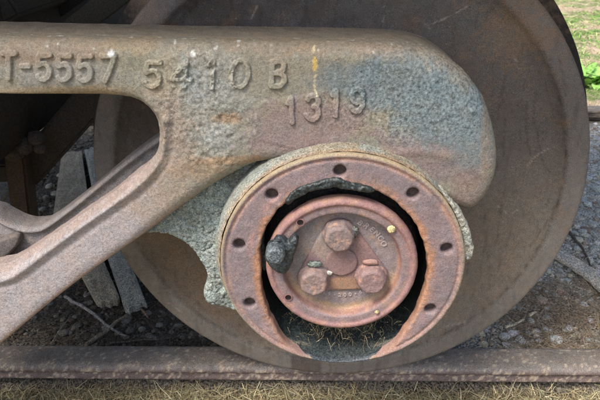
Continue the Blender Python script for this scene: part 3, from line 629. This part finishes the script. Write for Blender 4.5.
# oily sludge hanging along the top of the opening
sl = [(283, 203), (290, 193), (303, 185), (318, 182), (327, 178), (341, 178), (345, 181), (358, 184), (372, 187), (378, 193), (368, 194), (352, 191), (343, 190), (334, 188), (322, 190), (312, 192), (304, 196), (296, 200), (288, 207)]
relief('oily_sludge', xz(sl, SY-.003), SY-.0045, .013, .005, .0016, M_OIL, hs, smooth=2, hf=lambda X, Z, d: fbm(P3(X, 0, Z), .007, 4, 15)*.005, wall_noise=.002, col=lambda V: np.array([.020, .028, .028])*(1+.9*fbm(V, .006, 4, 16)[:, None]))
# grey crusted casting left of the barrel
bl = [(136, 238), (150, 233), (172, 235), (191, 248), (203, 265), (209, 280), (203, 288), (203, 298), (209, 306), (222, 306), (232, 312), (243, 309), (256, 296), (275, 240), (275, 190), (300, 150), (270, 155), (247, 160), (200, 187)]
def blk_col(V):
    c = paint(V, (.275, .325, .305), [(190, 215, 14, 10, (.24, .25, .21), .7, .8), (222, 300, 12, 8, (.13, .14, .12), .7, .6), (165, 234, 20, 3, (.34, .36, .33), .6, .5), (215, 260, 10, 26, (.33, .36, .335), .7, .8), (240, 180, 20, 10, (.20, .21, .185), .8, .6)], -.215, 9)
    return c*(1+.3*fbm(V, .006, 4, 81)[:, None]+.25*fbm(V, .02, 3, 82)[:, None])
relief('crusted_bracket', xz(bl, -.215), -.217, .075, .008, .002, M_CRUST, hs, smooth=2, hf=lambda X, Z, d: fbm(P3(X, 0, Z), .006, 4, 83)*.0034+fbm(P3(X, 0, Z), .03, 2, 84)*.003-.004*np.exp(-(fbm(P3(X, 0, Z), .022, 2, 87)/.035)**2)*-1, wall_noise=.002, col=blk_col)
# drips of crust at the foot of the bracket and at the right of the ring
rs = [(434, 190), (443, 191), (454, 203), (463, 216), (470, 231), (473, 244), (474, 256), (468, 262), (462, 255), (462, 240), (455, 222), (444, 205)]
relief('crust_strip', xz(rs, -.270), -.272, .04, .004, .0016, M_CRUST, hs, smooth=2, hf=lambda X, Z, d: fbm(P3(X, 0, Z), .006, 4, 85)*.004, wall_noise=.0025, col=lambda V: np.array([.36, .37, .32])*(1+.4*fbm(V, .007, 4, 86)[:, None]))
p = at(453, 222, -.2); 
foot = [(425, 190), (452, 188), (460, 205), (468, 222), (462, 236), (445, 215)]
relief('housing_ear', xz(foot, -.235), -.235, .06, .008, .0025, M_RING, hs, smooth=2, col=lambda V: np.array([.20, .15, .09])*(1+.4*fbm(V, .01, 3, 19)[:, None]), wall_noise=.001)

# ================================================================== SIDE FRAME
YS = -.255
sf = thing('truck_side_frame', 'heavy cast steel truck side frame with raised numbers and rounded nose above the hub', 'side frame', (0, -.2, .083))
top_px = [(-260, 14), (-120, 19), (0, 22), (100, 24.5), (200, 26.5), (300, 27.5), (360, 28.5), (385, 29.5)]
top = [at(a, b, -.135)[[0, 2]] for a, b in top_px]+[at(a, b, Yq)[[0, 2]] for a, b, Yq in [(404, 31.5, -.14), (424, 39, -.165), (445, 53, -.195), (464, 70, -.215), (480, 91, -.225), (490, 112, -.23), (495.5, 135, -.23), (496, 158, -.23), (490, 182, -.232), (479, 203, -.235)]]
low_px = [(468, 214), (440, 200), (400, 178), (343, 166), (300, 163), (267, 163), (247, 168), (200, 195), (150, 233), (100, 265), (57, 297), (0, 345), (-60, 395), (-120, 430), (-260, 470)]
top[-1] = at(479, 203, -.24)[[0, 2]]
SF_OUT = np.array(top+[at(a, b, YS)[[0, 2]] for a, b in low_px])
win_px = [(-200, 88), (-40, 91), (0, 93.5), (80, 96), (117, 98), (135, 102), (147, 112), (155, 121), (158.5, 135), (157, 152), (147, 167), (130, 180), (107, 199), (82, 216), (50, 239), (12, 264), (0, 269), (-50, 275), (-200, 275)]
SF_WIN = xz(win_px, YS)
SF_WIN[13:] += 0
WIN_S = resample(SF_WIN, .004, True, 2); OUT_S = resample(SF_OUT, .004, True, 2)
ridge = resample(xz([(165, 120), (163, 150), (152, 172), (135, 189), (113, 204), (75, 230.5), (45, 253), (15, 276), (0, 281), (-60, 288), (-220, 288)], YS), .004, False, 2)
def px_mask(X, Z, px, py, rx, ry, rag, seed):
    p = at(px, py, YS); kx = at(px+1, py, YS)[0]-p[0]; kz = p[2]-at(px, py+1, YS)[2]; q = P3(X, 0, Z)
    d = np.sqrt(((X-p[0])/(rx*kx))**2+((Z-p[2])/(ry*kz))**2)+fbm(q, .03, 4, seed)*rag; return sstep(1.2, .6, d)
pad = xz([(256, 140), (255, 107), (262, 101), (300, 96), (372, 84), (378, 120), (300, 150)], YS)
def sf_round(X, Z, d):
    r = .020+.018*sstep(.02, .15, X)*sstep(.12, .2, Z)
    t = np.clip(1-d/r, 0, 1); return r*(1-np.sqrt(np.clip(1-t*t, 0, 1)))*(.9)
def sf_hf(X, Z, d=None, rnd=True):
    q = P3(X, 0, Z); XZ = np.stack([X, Z], 1)
    do = segdist(XZ, OUT_S); dw = segdist(XZ, WIN_S); y = 0*X
    arm = sstep(.235, .20, Z+.25*(X+.26)) * sstep(-.20, -.27, X-.6*(Z-.15))     # where the diagonal member is
    upper = 1-arm
    y = y+sf_round(X, Z, do)*(.35+.65*upper)+sf_round(X, Z, dw)*upper*.8
    dr = segdist(XZ, ridge, False)
    # ridge, groove and the sloping inner lip of the diagonal member
    side = dw < segdist(XZ, ridge, False)+.0                                   # nearer the window than the ridge
    rm = sstep(-.20, -.235, X)*sstep(.26, .20, Z)
    between = np.where(dw < .020, 1.0, 0.0)
    y = y-rm*np.exp(-(dr/.0058)**2)*.0055+rm*np.exp(-((dr-.0125)/.0035)**2)*.0016*sstep(.018, .022, dw)
    y = y+rm*sstep(.0115, .001, dw)*.012
    crust = px_mask(X, Z, 200, 108, 52, 68, .7, 91); scar = px_mask(X, Z, 228, 118, 14, 8, .5, 97)
    rid = 1-np.abs(fbm(q, .0095, 3, 92))*2.2
    y = y-crust*(.0021*rid+.0021*fbm(q, .005, 3, 93)+.0012)+scar*.0018
    teal = px_mask(X, Z, 405, 95, 100, 55, .7, 94); y = y-teal*(fbm(q, .0045, 2, 95)*.0005)
    y = y+fbm(q, .05, 3, 96)*.0012+fbm(q, .008, 3, 98)*.0004
    pd = np.where(inside(XZ, pad), 1, -1)*segdist(XZ, pad); y = y-sstep(-.0012, .0015, pd)*.0013*(X < .0)*sstep(.0, -.06, X)
    # fold above the bearing, foundry ring mark and small lug
    fold = resample(xz([(330, 152), (368, 150), (392, 155), (420, 150), (452, 158)], YS), .004, False, 2); df = segdist(XZ, fold, False)
    y = y-np.exp(-(df/.006)**2)*.0016
    m = at(436, 112, YS); rr = np.hypot(X-m[0], Z-m[2]); y = y-np.exp(-((rr-.0125)/.0016)**2)*.0017*sstep(-.5, .4, np.sin(np.arctan2(Z-m[2], X-m[0])*1.0-2.6)+.6)
    m = at(474, 112, YS); rr = np.hypot(X-m[0], Z-m[2]); y = y-np.exp(-(rr/.0035)**2)*.003
    return y
GREY = (.27, .255, .20)
SF_BLOBS = [(30, 50, 90, 14, (.29, .235, .175), .8, .9), (60, 75, 70, 12, (.30, .30, .285), .5, .9), (70, 92, 80, 6, (.35, .285, .18), .75, .6),
            (135, 45, 26, 10, (.38, .27, .14), .6, 1.0), (130, 60, 25, 20, (.28, .27, .20), .5, .8),
            (205, 100, 60, 60, (.29, .30, .265), .85, .7), (172, 125, 24, 38, (.31, .24, .19), .55, 1.0), (190, 168, 40, 12, (.34, .245, .155), .7, .9),
            (228, 118, 15, 6, (.33, .235, .15), .8, .8), (212, 132, 12, 10, (.36, .38, .36), .6, 1.0), (200, 85, 26, 22, (.31, .33, .31), .7, 1.0), (165, 75, 20, 22, (.32, .29, .21), .6, .9),
            (300, 45, 90, 10, (.30, .225, .15), .7, 1.0), (262, 60, 22, 20, (.27, .25, .20), .6, .8), (310, 125, 62, 30, (.255, .20, .19), .8, .8), (300, 150, 60, 16, (.28, .215, .21), .6, .8),
            (385, 48, 60, 12, (.30, .255, .21), .7, .8), (440, 150, 60, 32, (.24, .19, .185), .85, .7), (450, 62, 26, 14, (.27, .245, .21), .7, .9),
            (350, 78, 42, 18, (.165, .20, .21), .75, .45), (400, 84, 60, 30, (.17, .22, .235), .85, .35), (442, 114, 56, 35, (.175, .23, .245), .88, .35), (474, 134, 24, 44, (.175, .22, .23), .85, .35),
            (385, 150, 30, 4, (.30, .235, .21), .5, .6), (440, 157, 36, 5, (.27, .22, .17), .4, .8), (490, 120, 6, 60, (.25, .20, .15), .6, .8), (468, 190, 22, 24, (.22, .165, .15), .7, .8),
            (240, 160, 40, 5, (.33, .22, .13), .7, .6)]
ARM_BLOBS = [(60, 275, 110, 60, (.335, .295, .285), .95, .3), (130, 235, 50, 30, (.32, .275, .26), .9, .5), (160, 205, 40, 22, (.34, .265, .19), .5, .8), (178, 180, 34, 18, (.31, .24, .17), .6, .9)]
def sf_col(V):
    c = paint(V, GREY, SF_BLOBS[:], YS, 11); armm = sstep(-.16, -.28, V[:, 0]-.3*(V[:, 2]-.15))*sstep(.20, .11, V[:, 2]); ca = paint(V, (.375, .345, .345), ARM_BLOBS[2:], YS, 12); c = c*(1-armm[:, None])+ca*armm[:, None]
    XZ = V[:, [0, 2]]; n1 = fbm(V, .012, 4, 101)[:, None]; dw = segdist(XZ, WIN_S); do = segdist(XZ, OUT_S)
    lip = (armm*sstep(.0105, .006, dw+n1[:, 0]*.004))[:, None]*.8; c = c*(1-lip)+np.array([.325, .255, .225])*lip
    tp = (sstep(.014, .0, do)*(V[:, 2] > .25))[:, None]*.6; c = c*(1-tp)+np.array([.21, .185, .14])*tp
    le = (sstep(.010, .0, do)*armm)[:, None]*.6; c = c*(1-le)+np.array([.36, .235, .16])*le
    # thin streak of old yellow paint
    st = resample(xz([(314, 48), (313.5, 60), (315.5, 75), (314, 86), (317, 95)], YS), .003, False, 1); ds = segdist(XZ, st, False)+fbm(V, .004, 2, 103)*.0022
    y_ = (sstep(.0020, .0008, ds)*sstep(-.15, .1, fbm(V, .010, 2, 104)))[:, None]; p = at(315, 64, YS); dd = np.hypot((V[:, 0]-p[0])/.003, (V[:, 2]-p[2])/.010)+n1[:, 0]*.4
    c = c*(1-y_)+np.array([.62, .55, .36])*y_; yb = sstep(1.1, .8, dd)[:, None]; c = c*(1-yb)+np.array([.52, .40, .14])*yb
    # pale droppings on top edge
    wh = (sstep(.40, .5, fbm(V*np.array([.5, 1, 1]), .006, 2, 105))*sstep(.020, .008, do)*(V[:, 2] > .27))[:, None]*.8; c = c*(1-wh)+np.array([.6, .6, .55])*wh
    p = at(193, 54, YS); w_ = sstep(1.1, .6, np.hypot(V[:, 0]-p[0], V[:, 2]-p[2])/.0045+n1[:, 0]*.5)[:, None]; c = c*(1-w_)+np.array([.66, .70, .68])*w_
    p = at(111, 53, YS); w_ = sstep(1.1, .6, np.hypot((V[:, 0]-p[0]), V[:, 2]-p[2])/.005+n1[:, 0]*.7)[:, None]; c = c*(1-w_)+np.array([.66, .68, .66])*w_
    c = c*np.array([.83, .825, .82])*(1+.16*n1+.18*fbm(V, .004, 3, 106)[:, None])
    XZs = V[:, [0, 2]]
    for L in [[(40, 44), (62, 41)], [(250, 47), (262, 44), (270, 46)], [(352, 40), (371, 44)], [(120, 222), (135, 214)], [(60, 280), (80, 262)], [(420, 60), (432, 72)], [(330, 138), (350, 133)], [(100, 88), (118, 90)], [(378, 120), (384, 134)]]:
        d_ = segdist(XZs, resample(xz(L, YS), .004, False, 1), False)+fbm(V, .005, 2, 107)*.0016; m_ = (sstep(.0014, .0004, d_)*sstep(-.2, .2, n1[:, 0]))[:, None]*.5; c = c*(1-m_)+np.array([.42, .40, .36])*m_
    pit = sstep(.30, .42, fbm(V, .0055, 2, 108)+.25*n1[:, 0])[:, None]*.45; c = c*(1-pit)+c*.5*pit
    al = .22+.42*px_mask(V[:, 0], V[:, 2], 420, 98, 95, 52, .4, 94)+.22*px_mask(V[:, 0], V[:, 2], 200, 105, 50, 62, .6, 91)
    return np.concatenate([c, np.clip(al, 0, 1)[:, None]], 1)
relief('front_casting', SF_OUT, YS, .04, 0.0001, .0024, M_FRAME, sf, holes=[SF_WIN], hf=lambda X, Z, d: sf_hf(X, Z), col=sf_col, seed=21, wall_noise=.001)
# box body behind the front face: top member and nose
nx_ = np.array([1, 1])
body = [tuple(p) for p in top]; body_low = [(468, 212), (440, 199), (400, 177), (343, 165), (300, 162), (267, 162), (247, 167), (205, 190), (185, 196), (172, 180), (163, 160), (161, 136), (157, 121), (149, 111), (136, 100.5), (118, 96), (80, 94), (0, 91), (-260, 85)]
body = np.array(body+[tuple(at(a, b, YS)[[0, 2]]) for a, b in body_low]); cen = body.mean(0)
relief('rear_box', body-np.sign(body-cen)*.0015, -.216, .095, .002, .006, M_ARM, sf, smooth=2, col=lambda V: np.array([.22, .19, .145])*(1+.5*fbm(V, .015, 4, 111)[:, None]), wall_noise=.001)
# rear flange of the diagonal member seen through the window
rf_px = [(190, 114), (175, 125), (158, 137.5), (139, 151), (120, 165.5), (102, 180.5), (85, 195), (68, 208.5), (54, 219), (46, 224.5), (38, 228.5), (22, 228.5), (6, 222), (-10, 212), (-60, 204), (-120, 200), (-180, 200), (-190, 300), (0, 300), (60, 260), (110, 225), (180, 170)]
RF = xz(rf_px, -.150)
def rf_hf(X, Z, d):
    q = P3(X, 0, Z); return -np.exp(-((d-.0045)/.0028)**2)*.005+fbm(q, .03, 3, 115)*.0012+fbm(q, .008, 3, 116)*.0008+sstep(.008, .014, d)*.003+sstep(.03, .06, d)*.004
relief('rear_flange', RF, -.150, .045, .0028, .003, M_ARM, sf, smooth=1, hf=rf_hf, col=lambda V: (np.array([.25, .235, .232])+np.array([.02, .01, .0])*sstep(-.3, -.4, V[:, 0])[:, None])*(1+.4*fbm(V, .012, 4, 117)[:, None]))
pdp = xz([(-25, 262), (-20, 252), (0, 240), (14, 234), (20, 236), (20, 243), (10, 254), (-8, 270)], -.160)
relief('wear_pad', pdp, -.163, .016, .004, .0022, M_ARM, sf, smooth=2, hf=lambda X, Z, d: fbm(P3(X, 0, Z), .008, 3, 118)*.0007, col=lambda V: np.array([.16, .14, .13])*(1+.4*fbm(V, .01, 3, 119)[:, None]))

# raised casting characters: strokes in a unit box (0..1, 0..1), y up
def arc(cx, cy, rx, ry, a0, a1, n=14): return [(cx+rx*math.cos(R_(a0+(a1-a0)*k/n)), cy+ry*math.sin(R_(a0+(a1-a0)*k/n))) for k in range(n+1)]
GL = {'T': [[(0, 1), (1, 1)], [(.5, 1), (.5, 0)]], '-': [[(.1, .5), (.9, .5)]],
      '5': [[(.88, 1), (.16, 1), (.10, .56)]+arc(.48, .32, .44, .33, 125, -140)],
      '7': [[(.02, .97), (.95, .97), (.80, .6), (.42, 0)]], '4': [[(.72, 0), (.72, 1), (.0, .30), (1, .30)]],
      '1': [[(.30, .80), (.58, 1), (.58, 0)]], '0': [arc(.5, .5, .45, .5, 0, 360, 26)],
      'B': [[(.1, 0), (.1, 1)], [(.1, 1)]+arc(.55, .77, .33, .23, 90, -90)+[(.1, .54)], [(.1, .54), (.55, .54)]+arc(.56, .27, .38, .27, 90, -90)+[(.1, 0)]],
      '3': [arc(.48, .76, .36, .24, 160, -80)+arc(.48, .27, .42, .27, 80, -160)], '9': [arc(.5, .70, .38, .30, 0, 360, 22), [(.88, .70)]+arc(.48, .30, .40, .30, 10, -150)]}
def character(ch, cx, y0, y1, wd, slant=0, hgt=.0034, sw=.0040, fade=0):
    lines = [resample(xz([(cx-wd/2+u*wd+slant*(v-.5), y1+(y0-y1)*v) for u, v in ln], YS), .0015, False, 0) for ln in GL[ch]]
    allp = np.vstack(lines); mn, mx = allp.min(0)-.008, allp.max(0)+.008; st = .0009
    gx, gz = np.meshgrid(np.arange(mn[0], mx[0], st), np.arange(mn[1], mx[1], st)); sh = gx.shape; Q = np.stack([gx.ravel(), gz.ravel()], 1)
    d = np.full(len(Q), 1e9)
    for l in lines: d = np.minimum(d, segdist(Q, l, False))
    q3 = P3(Q[:, 0], 0, Q[:, 1]); d = d+fbm(q3, .006, 3, 131)*.0013+fbm(q3, .02, 2, 132)*.0008
    h = hgt*(1+fade*fbm(q3, .012, 2, 133)*2.2)*sstep(sw*1.08, sw*.72, d); ok = d < sw*1.5
    y = YS+sf_hf(Q[:, 0], Q[:, 1])-h+.0007*sstep(sw*.9, sw*1.4, d)
    ix = np.full(len(Q), -1); ix[ok] = np.arange(ok.sum()); ix = ix.reshape(sh); a, b, c_, e = ix[:-1, :-1], ix[:-1, 1:], ix[1:, 1:], ix[1:, :-1]
    m = (a >= 0) & (b >= 0) & (c_ >= 0) & (e >= 0); F = np.stack([a[m], b[m], c_[m], e[m]], 1)
    V = np.stack([Q[:, 0], y, Q[:, 1]], 1)[ok]; build('raised_character', V, [F], M_FRAME, sf, sf_col(V)*np.stack([.92+.22*sstep(0, .002, h[ok])]*3+[np.ones(ok.sum())], 1))
for args in [('T', 9, 53, 78, 13, 0), ('-', 25.5, 58, 74, 10, 0), ('5', 44, 55, 79, 15, 1), ('5', 64.5, 55.5, 79.5, 15, 1), ('5', 85, 56, 80, 15, 1), ('7', 107.5, 55, 81, 14, 2), ('5', 153, 62, 86, 17, 2)]: character(*args)
character('4', 182, 60, 87, 19, 2, .0024, .0032, .9); character('1', 212, 59, 88, 14, 2, .0024, .0032, .9); character('0', 240, 60, 87, 19, 1, .0026, .0034, .6)
for args in [('B', 278, 61, 86, 15, 1), ('1', 291, 98, 122, 12, -1), ('3', 313, 95, 119, 15, 1), ('1', 335, 90, 115, 12, 1), ('9', 357, 89, 111, 14, 1)]: character(*args)

# ================================================================== sludge clump with bolt head on the cap rim, straw in the bore
sg = thing('sludge_clump', 'dark oily clump with a round bolt head on the left edge of pink cap', 'sludge', (-.085, -.29, .02))
sp = [(266, 249), (272, 243), (277, 236), (284, 238), (288, 243), (294, 236), (299, 239), (298, 248), (294, 255), (292, 262), (289, 271), (284, 276), (278, 273), (273, 271), (268, 266), (264, 258)]
relief('sludge_mass', xz(sp, -.297), -.299, .014, .006, .0013, M_OIL, sg, smooth=2, hf=lambda X, Z, d: fbm(P3(X, 0, Z), .012, 4, 141)*.004, wall_noise=.002, col=lambda V: np.array([.030, .038, .042])*(1+.8*fbm(V, .008, 4, 142)[:, None]))
p = at(275, 257, -.316); revolve('bolt_head', fine_prof([(.0135, -.297), (.013, -.312), (.0118, -.3155), (.009, -.317), (.0, -.3175)], .0015), M_OIL, sg, c=(p[0], p[2]), n=40, amp=.001, nsize=.008, col=lambda V: np.array([.095, .115, .125])*(1+.4*fbm(V, .006, 3, 144)[:, None]))
n = 900; th = np.radians(RG.normal(-86, 17, n)); rr = RG.uniform(.118, .160, n); B = np.stack([rr*np.cos(th), RG.uniform(-.272, -.205, n), rr*np.sin(th)], 1)
keep = RG.random(n) < .9*sstep(-.175, -.12, B[:, 2]); B = B[keep]; n = len(B); a = RG.uniform(0, 6.28, n)
D = np.stack([np.cos(a), -np.abs(np.sin(a))*.6, RG.normal(0, .55, n)], 1); D /= np.linalg.norm(D, axis=1)[:, None]
V, F, c = strips(B, D, RG.uniform(.006, .019, n), RG.uniform(.0004, .0010, n), np.full(n, .4), np.array(STR)[RG.integers(0, 6, n)]*RG.uniform(.25, .85, (n, 1)), 3, 1.4)
V[:, 1] = np.maximum(V[:, 1], -.284)
tag(build('straw_clump', V, F, M_STRAW, None, c), 'dry straw wisps caught in the dark bore under the end cap', 'straw', kind='stuff')

# ================================================================== boards, sticks
def plank(name, pts, wd, th_, label, cat, colr, z=GZ+.02, seed=0, n_=28, mat=None):
    P = [atz(a, b, z) for a, b in pts]; V, F = slab(P, wd if np.isscalar(wd) else np.array(wd), th_, seg=n_, amp=.004, seed=seed, ragged=.010)
    ax = P[-1]-P[0]; ax /= np.linalg.norm(ax); g = V@np.cross(ax, [0, 0, 1]); q = np.stack([g*1.0, (V@ax)*.06, V[:, 2]], 1)
    c = np.array(colr)*(1+.5*fbm(q, .004, 3, seed)[:, None]+.3*fbm(V, .05, 3, seed)[:, None])
    return tag(build(name, V, F, mat or M_WOOD, None, c, origin=tuple(P[0]-np.array([0, 0, th_/2])), smooth=False), label, cat)
plank('weathered_board', [(136, 308), (113, 245), (91, 150)], .058, .018, 'narrow grey weathered board lying beside the left edge of the wheel', 'board', (.36, .35, .30), seed=3)
plank('weathered_board', [(109, 303), (93, 270), (72, 222), (72, 190), (72, 154)], [.060, .085, .125, .105, .085], .022, 'wide tan board with broken ends left of the narrow grey one', 'board', (.36, .315, .235), seed=8)
plank('split_tie', [(615, 296), (590, 274), (556, 252)], .050, .012, 'grey split timber lying on pale gravel right of the wheel', 'timber', (.56, .52, .44), seed=12)
def stick(name, pts, r, label, cat, colr, z=GZ+.012, seed=0, dz=None):
    P = np.array([atz(a, b, z+(dz[i] if dz else 0)) for i, (a, b) in enumerate(pts)]); P = np.stack([np.interp(np.linspace(0, len(P)-1, 18), np.arange(len(P)), P[:, k]) for k in range(3)], 1)
    P = P+np.stack([fbm(P+k, .05, 2, seed+k) for k in range(3)], 1)*r*1.2
    rad = np.linspace(r, r*.55, len(P))*(1+.3*fbm(P, .02, 2, seed)); V, F = tube(P, rad, 8)
    c = np.array(colr)*(1+.5*fbm(V, .012, 3, seed)[:, None]); return tag(build(name, V, F, M_WOOD, None, c, origin=tuple(P[0])), label, cat)
stick('stick', [(64, 296), (78, 304), (96, 316), (112, 329), (126, 336)], .0052, 'long pale bent stick on dark gravel left of the boards', 'stick', (.30, .29, .27), seed=1)
stick('stick', [(86, 345), (104, 333), (116, 322), (127, 317)], .006, 'flat tan stick crossing the pale one near the rail', 'stick', (.24, .21, .16), seed=2)
stick('stick', [(84, 296), (100, 289), (118, 279)], .006, 'short grey stick under the lower edge of the diagonal frame arm', 'stick', (.26, .26, .24), seed=5)
stick('twig', [(52, 342), (60, 330), (70, 316)], .0018, 'thin grey twig standing near the rail left of the pale stick', 'twig', (.22, .2, .17), seed=6)
stick('twig', [(110, 344), (140, 340), (175, 338)], .003, 'thin dark twig lying along the rail between stick and wheel', 'twig', (.16, .14, .12), seed=7)
stick('stick', [(506, 328), (516, 324), (524, 319)], .0045, 'short cream coloured stick between the wheel and the pale stones', 'stick', (.62, .54, .38), seed=8)
stick('stick', [(528, 316), (536, 312)], .005, 'tiny cream chip right of the short cream stick', 'stick', (.64, .55, .37), seed=9)
stick('twig', [(489, 346), (491, 334), (493, 318)], .0022, 'thin brown twig rising beside the foot of the wheel', 'twig', (.23, .18, .13), seed=10)
stick('rusty_rod', [(569, 232), (580, 245), (588, 259), (592, 275)], .005, 'thin dark curved rod on the gravel above the grey timber', 'rod', (.12, .10, .085), seed=11)
stick('twig', [(137, 298), (141, 309), (148, 318)], .004, 'short tan root at the foot of the narrow grey board', 'twig', (.27, .2, .14), seed=12)

# leafy weed beyond the far rail
p = atz(594, 84, GZ); wd_ = thing('leafy_weed', 'broad leaved bright green weed beyond the far rail at the right edge', 'plant', (p[0], p[1], GZ))
for k in range(34):
    a = k*2.4+RG.normal(0, .3); Ln = RG.uniform(.12, .24); el = RG.uniform(.1, .9); m = 7; V = []; b0 = p+np.array([RG.normal(0, .07), RG.normal(0, .05), 0]); d = np.array([math.cos(a)*math.cos(el), math.sin(a)*math.cos(el), math.sin(el)]); s_ = np.array([-math.sin(a), math.cos(a), 0])
    for i in range(m):
        f = i/(m-1); c0 = b0+d*Ln*f+np.array([0, 0, -.25*Ln*f*f]); wv = .028*math.sin(math.pi*min(1, f*.95+.05))**.8
        V += [c0-s_*wv+np.array([0, 0, .008]), c0, c0+s_*wv+np.array([0, 0, .008])]
    F = [[i*3+j, i*3+j+1, i*3+j+4, i*3+j+3] for i in range(m-1) for j in range(2)]
    build('leaf', np.array(V), [np.array(F)], M_GRASS, wd_, np.array([.24, .46, .11])*RG.uniform(.6, 1.3))

# ================================================================== car body above and dark truck parts behind
def bar(name, P0, P1, wd, dp, parent, colr=(.05, .042, .036), mat=None):
    """a straight beam of rectangular section between two points, dp deep along Y"""
    P0, P1 = np.array(P0, float), np.array(P1, float); d = P1-P0; L_ = np.linalg.norm(d); d /= L_; side = np.cross(d, [0, 1, 0]); side /= np.linalg.norm(side); yy = np.cross(side, d)
    V, F = boxmesh((-wd/2, -dp/2, 0), (wd/2, dp/2, L_), min(wd, dp)*.12); V = P0+V[:, :1]*side+V[:, 1:2]*yy+V[:, 2:]*d
    c = np.array(colr)*(1+.5*fbm(V, .08, 2, 3)[:, None]); return build(name, V, F, mat or M_DARK, parent, c, smooth=False)
uf = thing('railcar_underframe', 'dark underside of the railcar above the truck, out of view and narrowed to let light in', 'railcar', (0, .8, .62))
build('floor_deck', *boxmesh((-5, -.42, .84), (3.2, 1.35, .94), .01), M_DARK, uf, (.05, .045, .04))  # unseen deck put in for shade, cut narrow so light reaches gravel and grass
build('side_sill', *boxmesh((-5, -.46, .76), (3.2, -.425, 1.0), .01), M_DARK, uf, (.10, .06, .045))
build('centre_sill', *boxmesh((-5, .65, .34), (-.45, 1.0, .838), .01), M_DARK, uf, (.05, .04, .035))
bo = thing('truck_bolster', 'sooty dark bolster beam behind the side frame at the left', 'bolster', (-.95, .6, -.1))
build('bolster_beam', *boxmesh((-1.35, -.1, -.02), (-.72, 1.8, .36), .02), M_DARK, bo, (.04, .034, .03))
bar('bolster_rib', at(-5, 20, .45), at(42, -6, .45), .06, .3, bo, (.05, .045, .04)); 
br = thing('brake_beam', 'dark brown brake beam with upright post and diagonal strut seen through the frame window', 'brake beam', (-.7, .35, -.4))
q = lambda a, b, Y: at(a, b, Y)
bar('upright_post', q(27, 232, .32), q(18, 150, .32), .05, .05, br, (.075, .055, .042))
bar('diagonal_strut', q(26, 174, .36), q(108, 80, .36), .075, .05, br, (.055, .048, .042))
bar('thin_rod', q(-10, 130, .55), q(72, 60, .55), .03, .03, br, (.05, .045, .042))
bar('thin_rod', q(-8, 212, .45), q(14, 186, .45), .010, .012, br, (.11, .105, .10))
bar('cross_beam', q(-60, 172, .42), q(45, 168, .42), .05, .06, br, (.045, .038, .032))
for (a, b, r0) in [(24, 146, .020), (36, 138, .018), (40, 148, .015), (14, 152, .022)]: lump('pin_boss', q(a, b, .27), (r0, r0, r0), M_DARK, br, (.075, .062, .054), .25, int(a))
bs = thing('brake_lever', 'dark plates of the brake rigging above the top member beside the wheel', 'brake lever', (-.45, .3, .3))
bar('lever_plate', q(60, 40, .35), q(150, -30, .35), .05, .02, bs, (.05, .046, .038)); bar('lever_plate', q(-20, 50, .6), q(90, -30, .6), .10, .02, bs, (.035, .032, .03))

fs = thing('truck_side_frame', 'dark far side frame of the same truck, glimpsed in shade through the near frame window', 'side frame', (0, 1.8, .0))
bar('top_member', (-1.6, 2.24, .27), (.2, 2.24, .27), .12, .14, fs, (.05, .043, .036)); bar('diagonal_member', (-1.25, 2.24, -.30), (-.12, 2.24, .16), .12, .12, fs, (.05, .043, .036)); bar('spring_seat', (-2.2, 2.24, -.34), (-1.15, 2.24, -.34), .14, .16, fs, (.05, .043, .036))
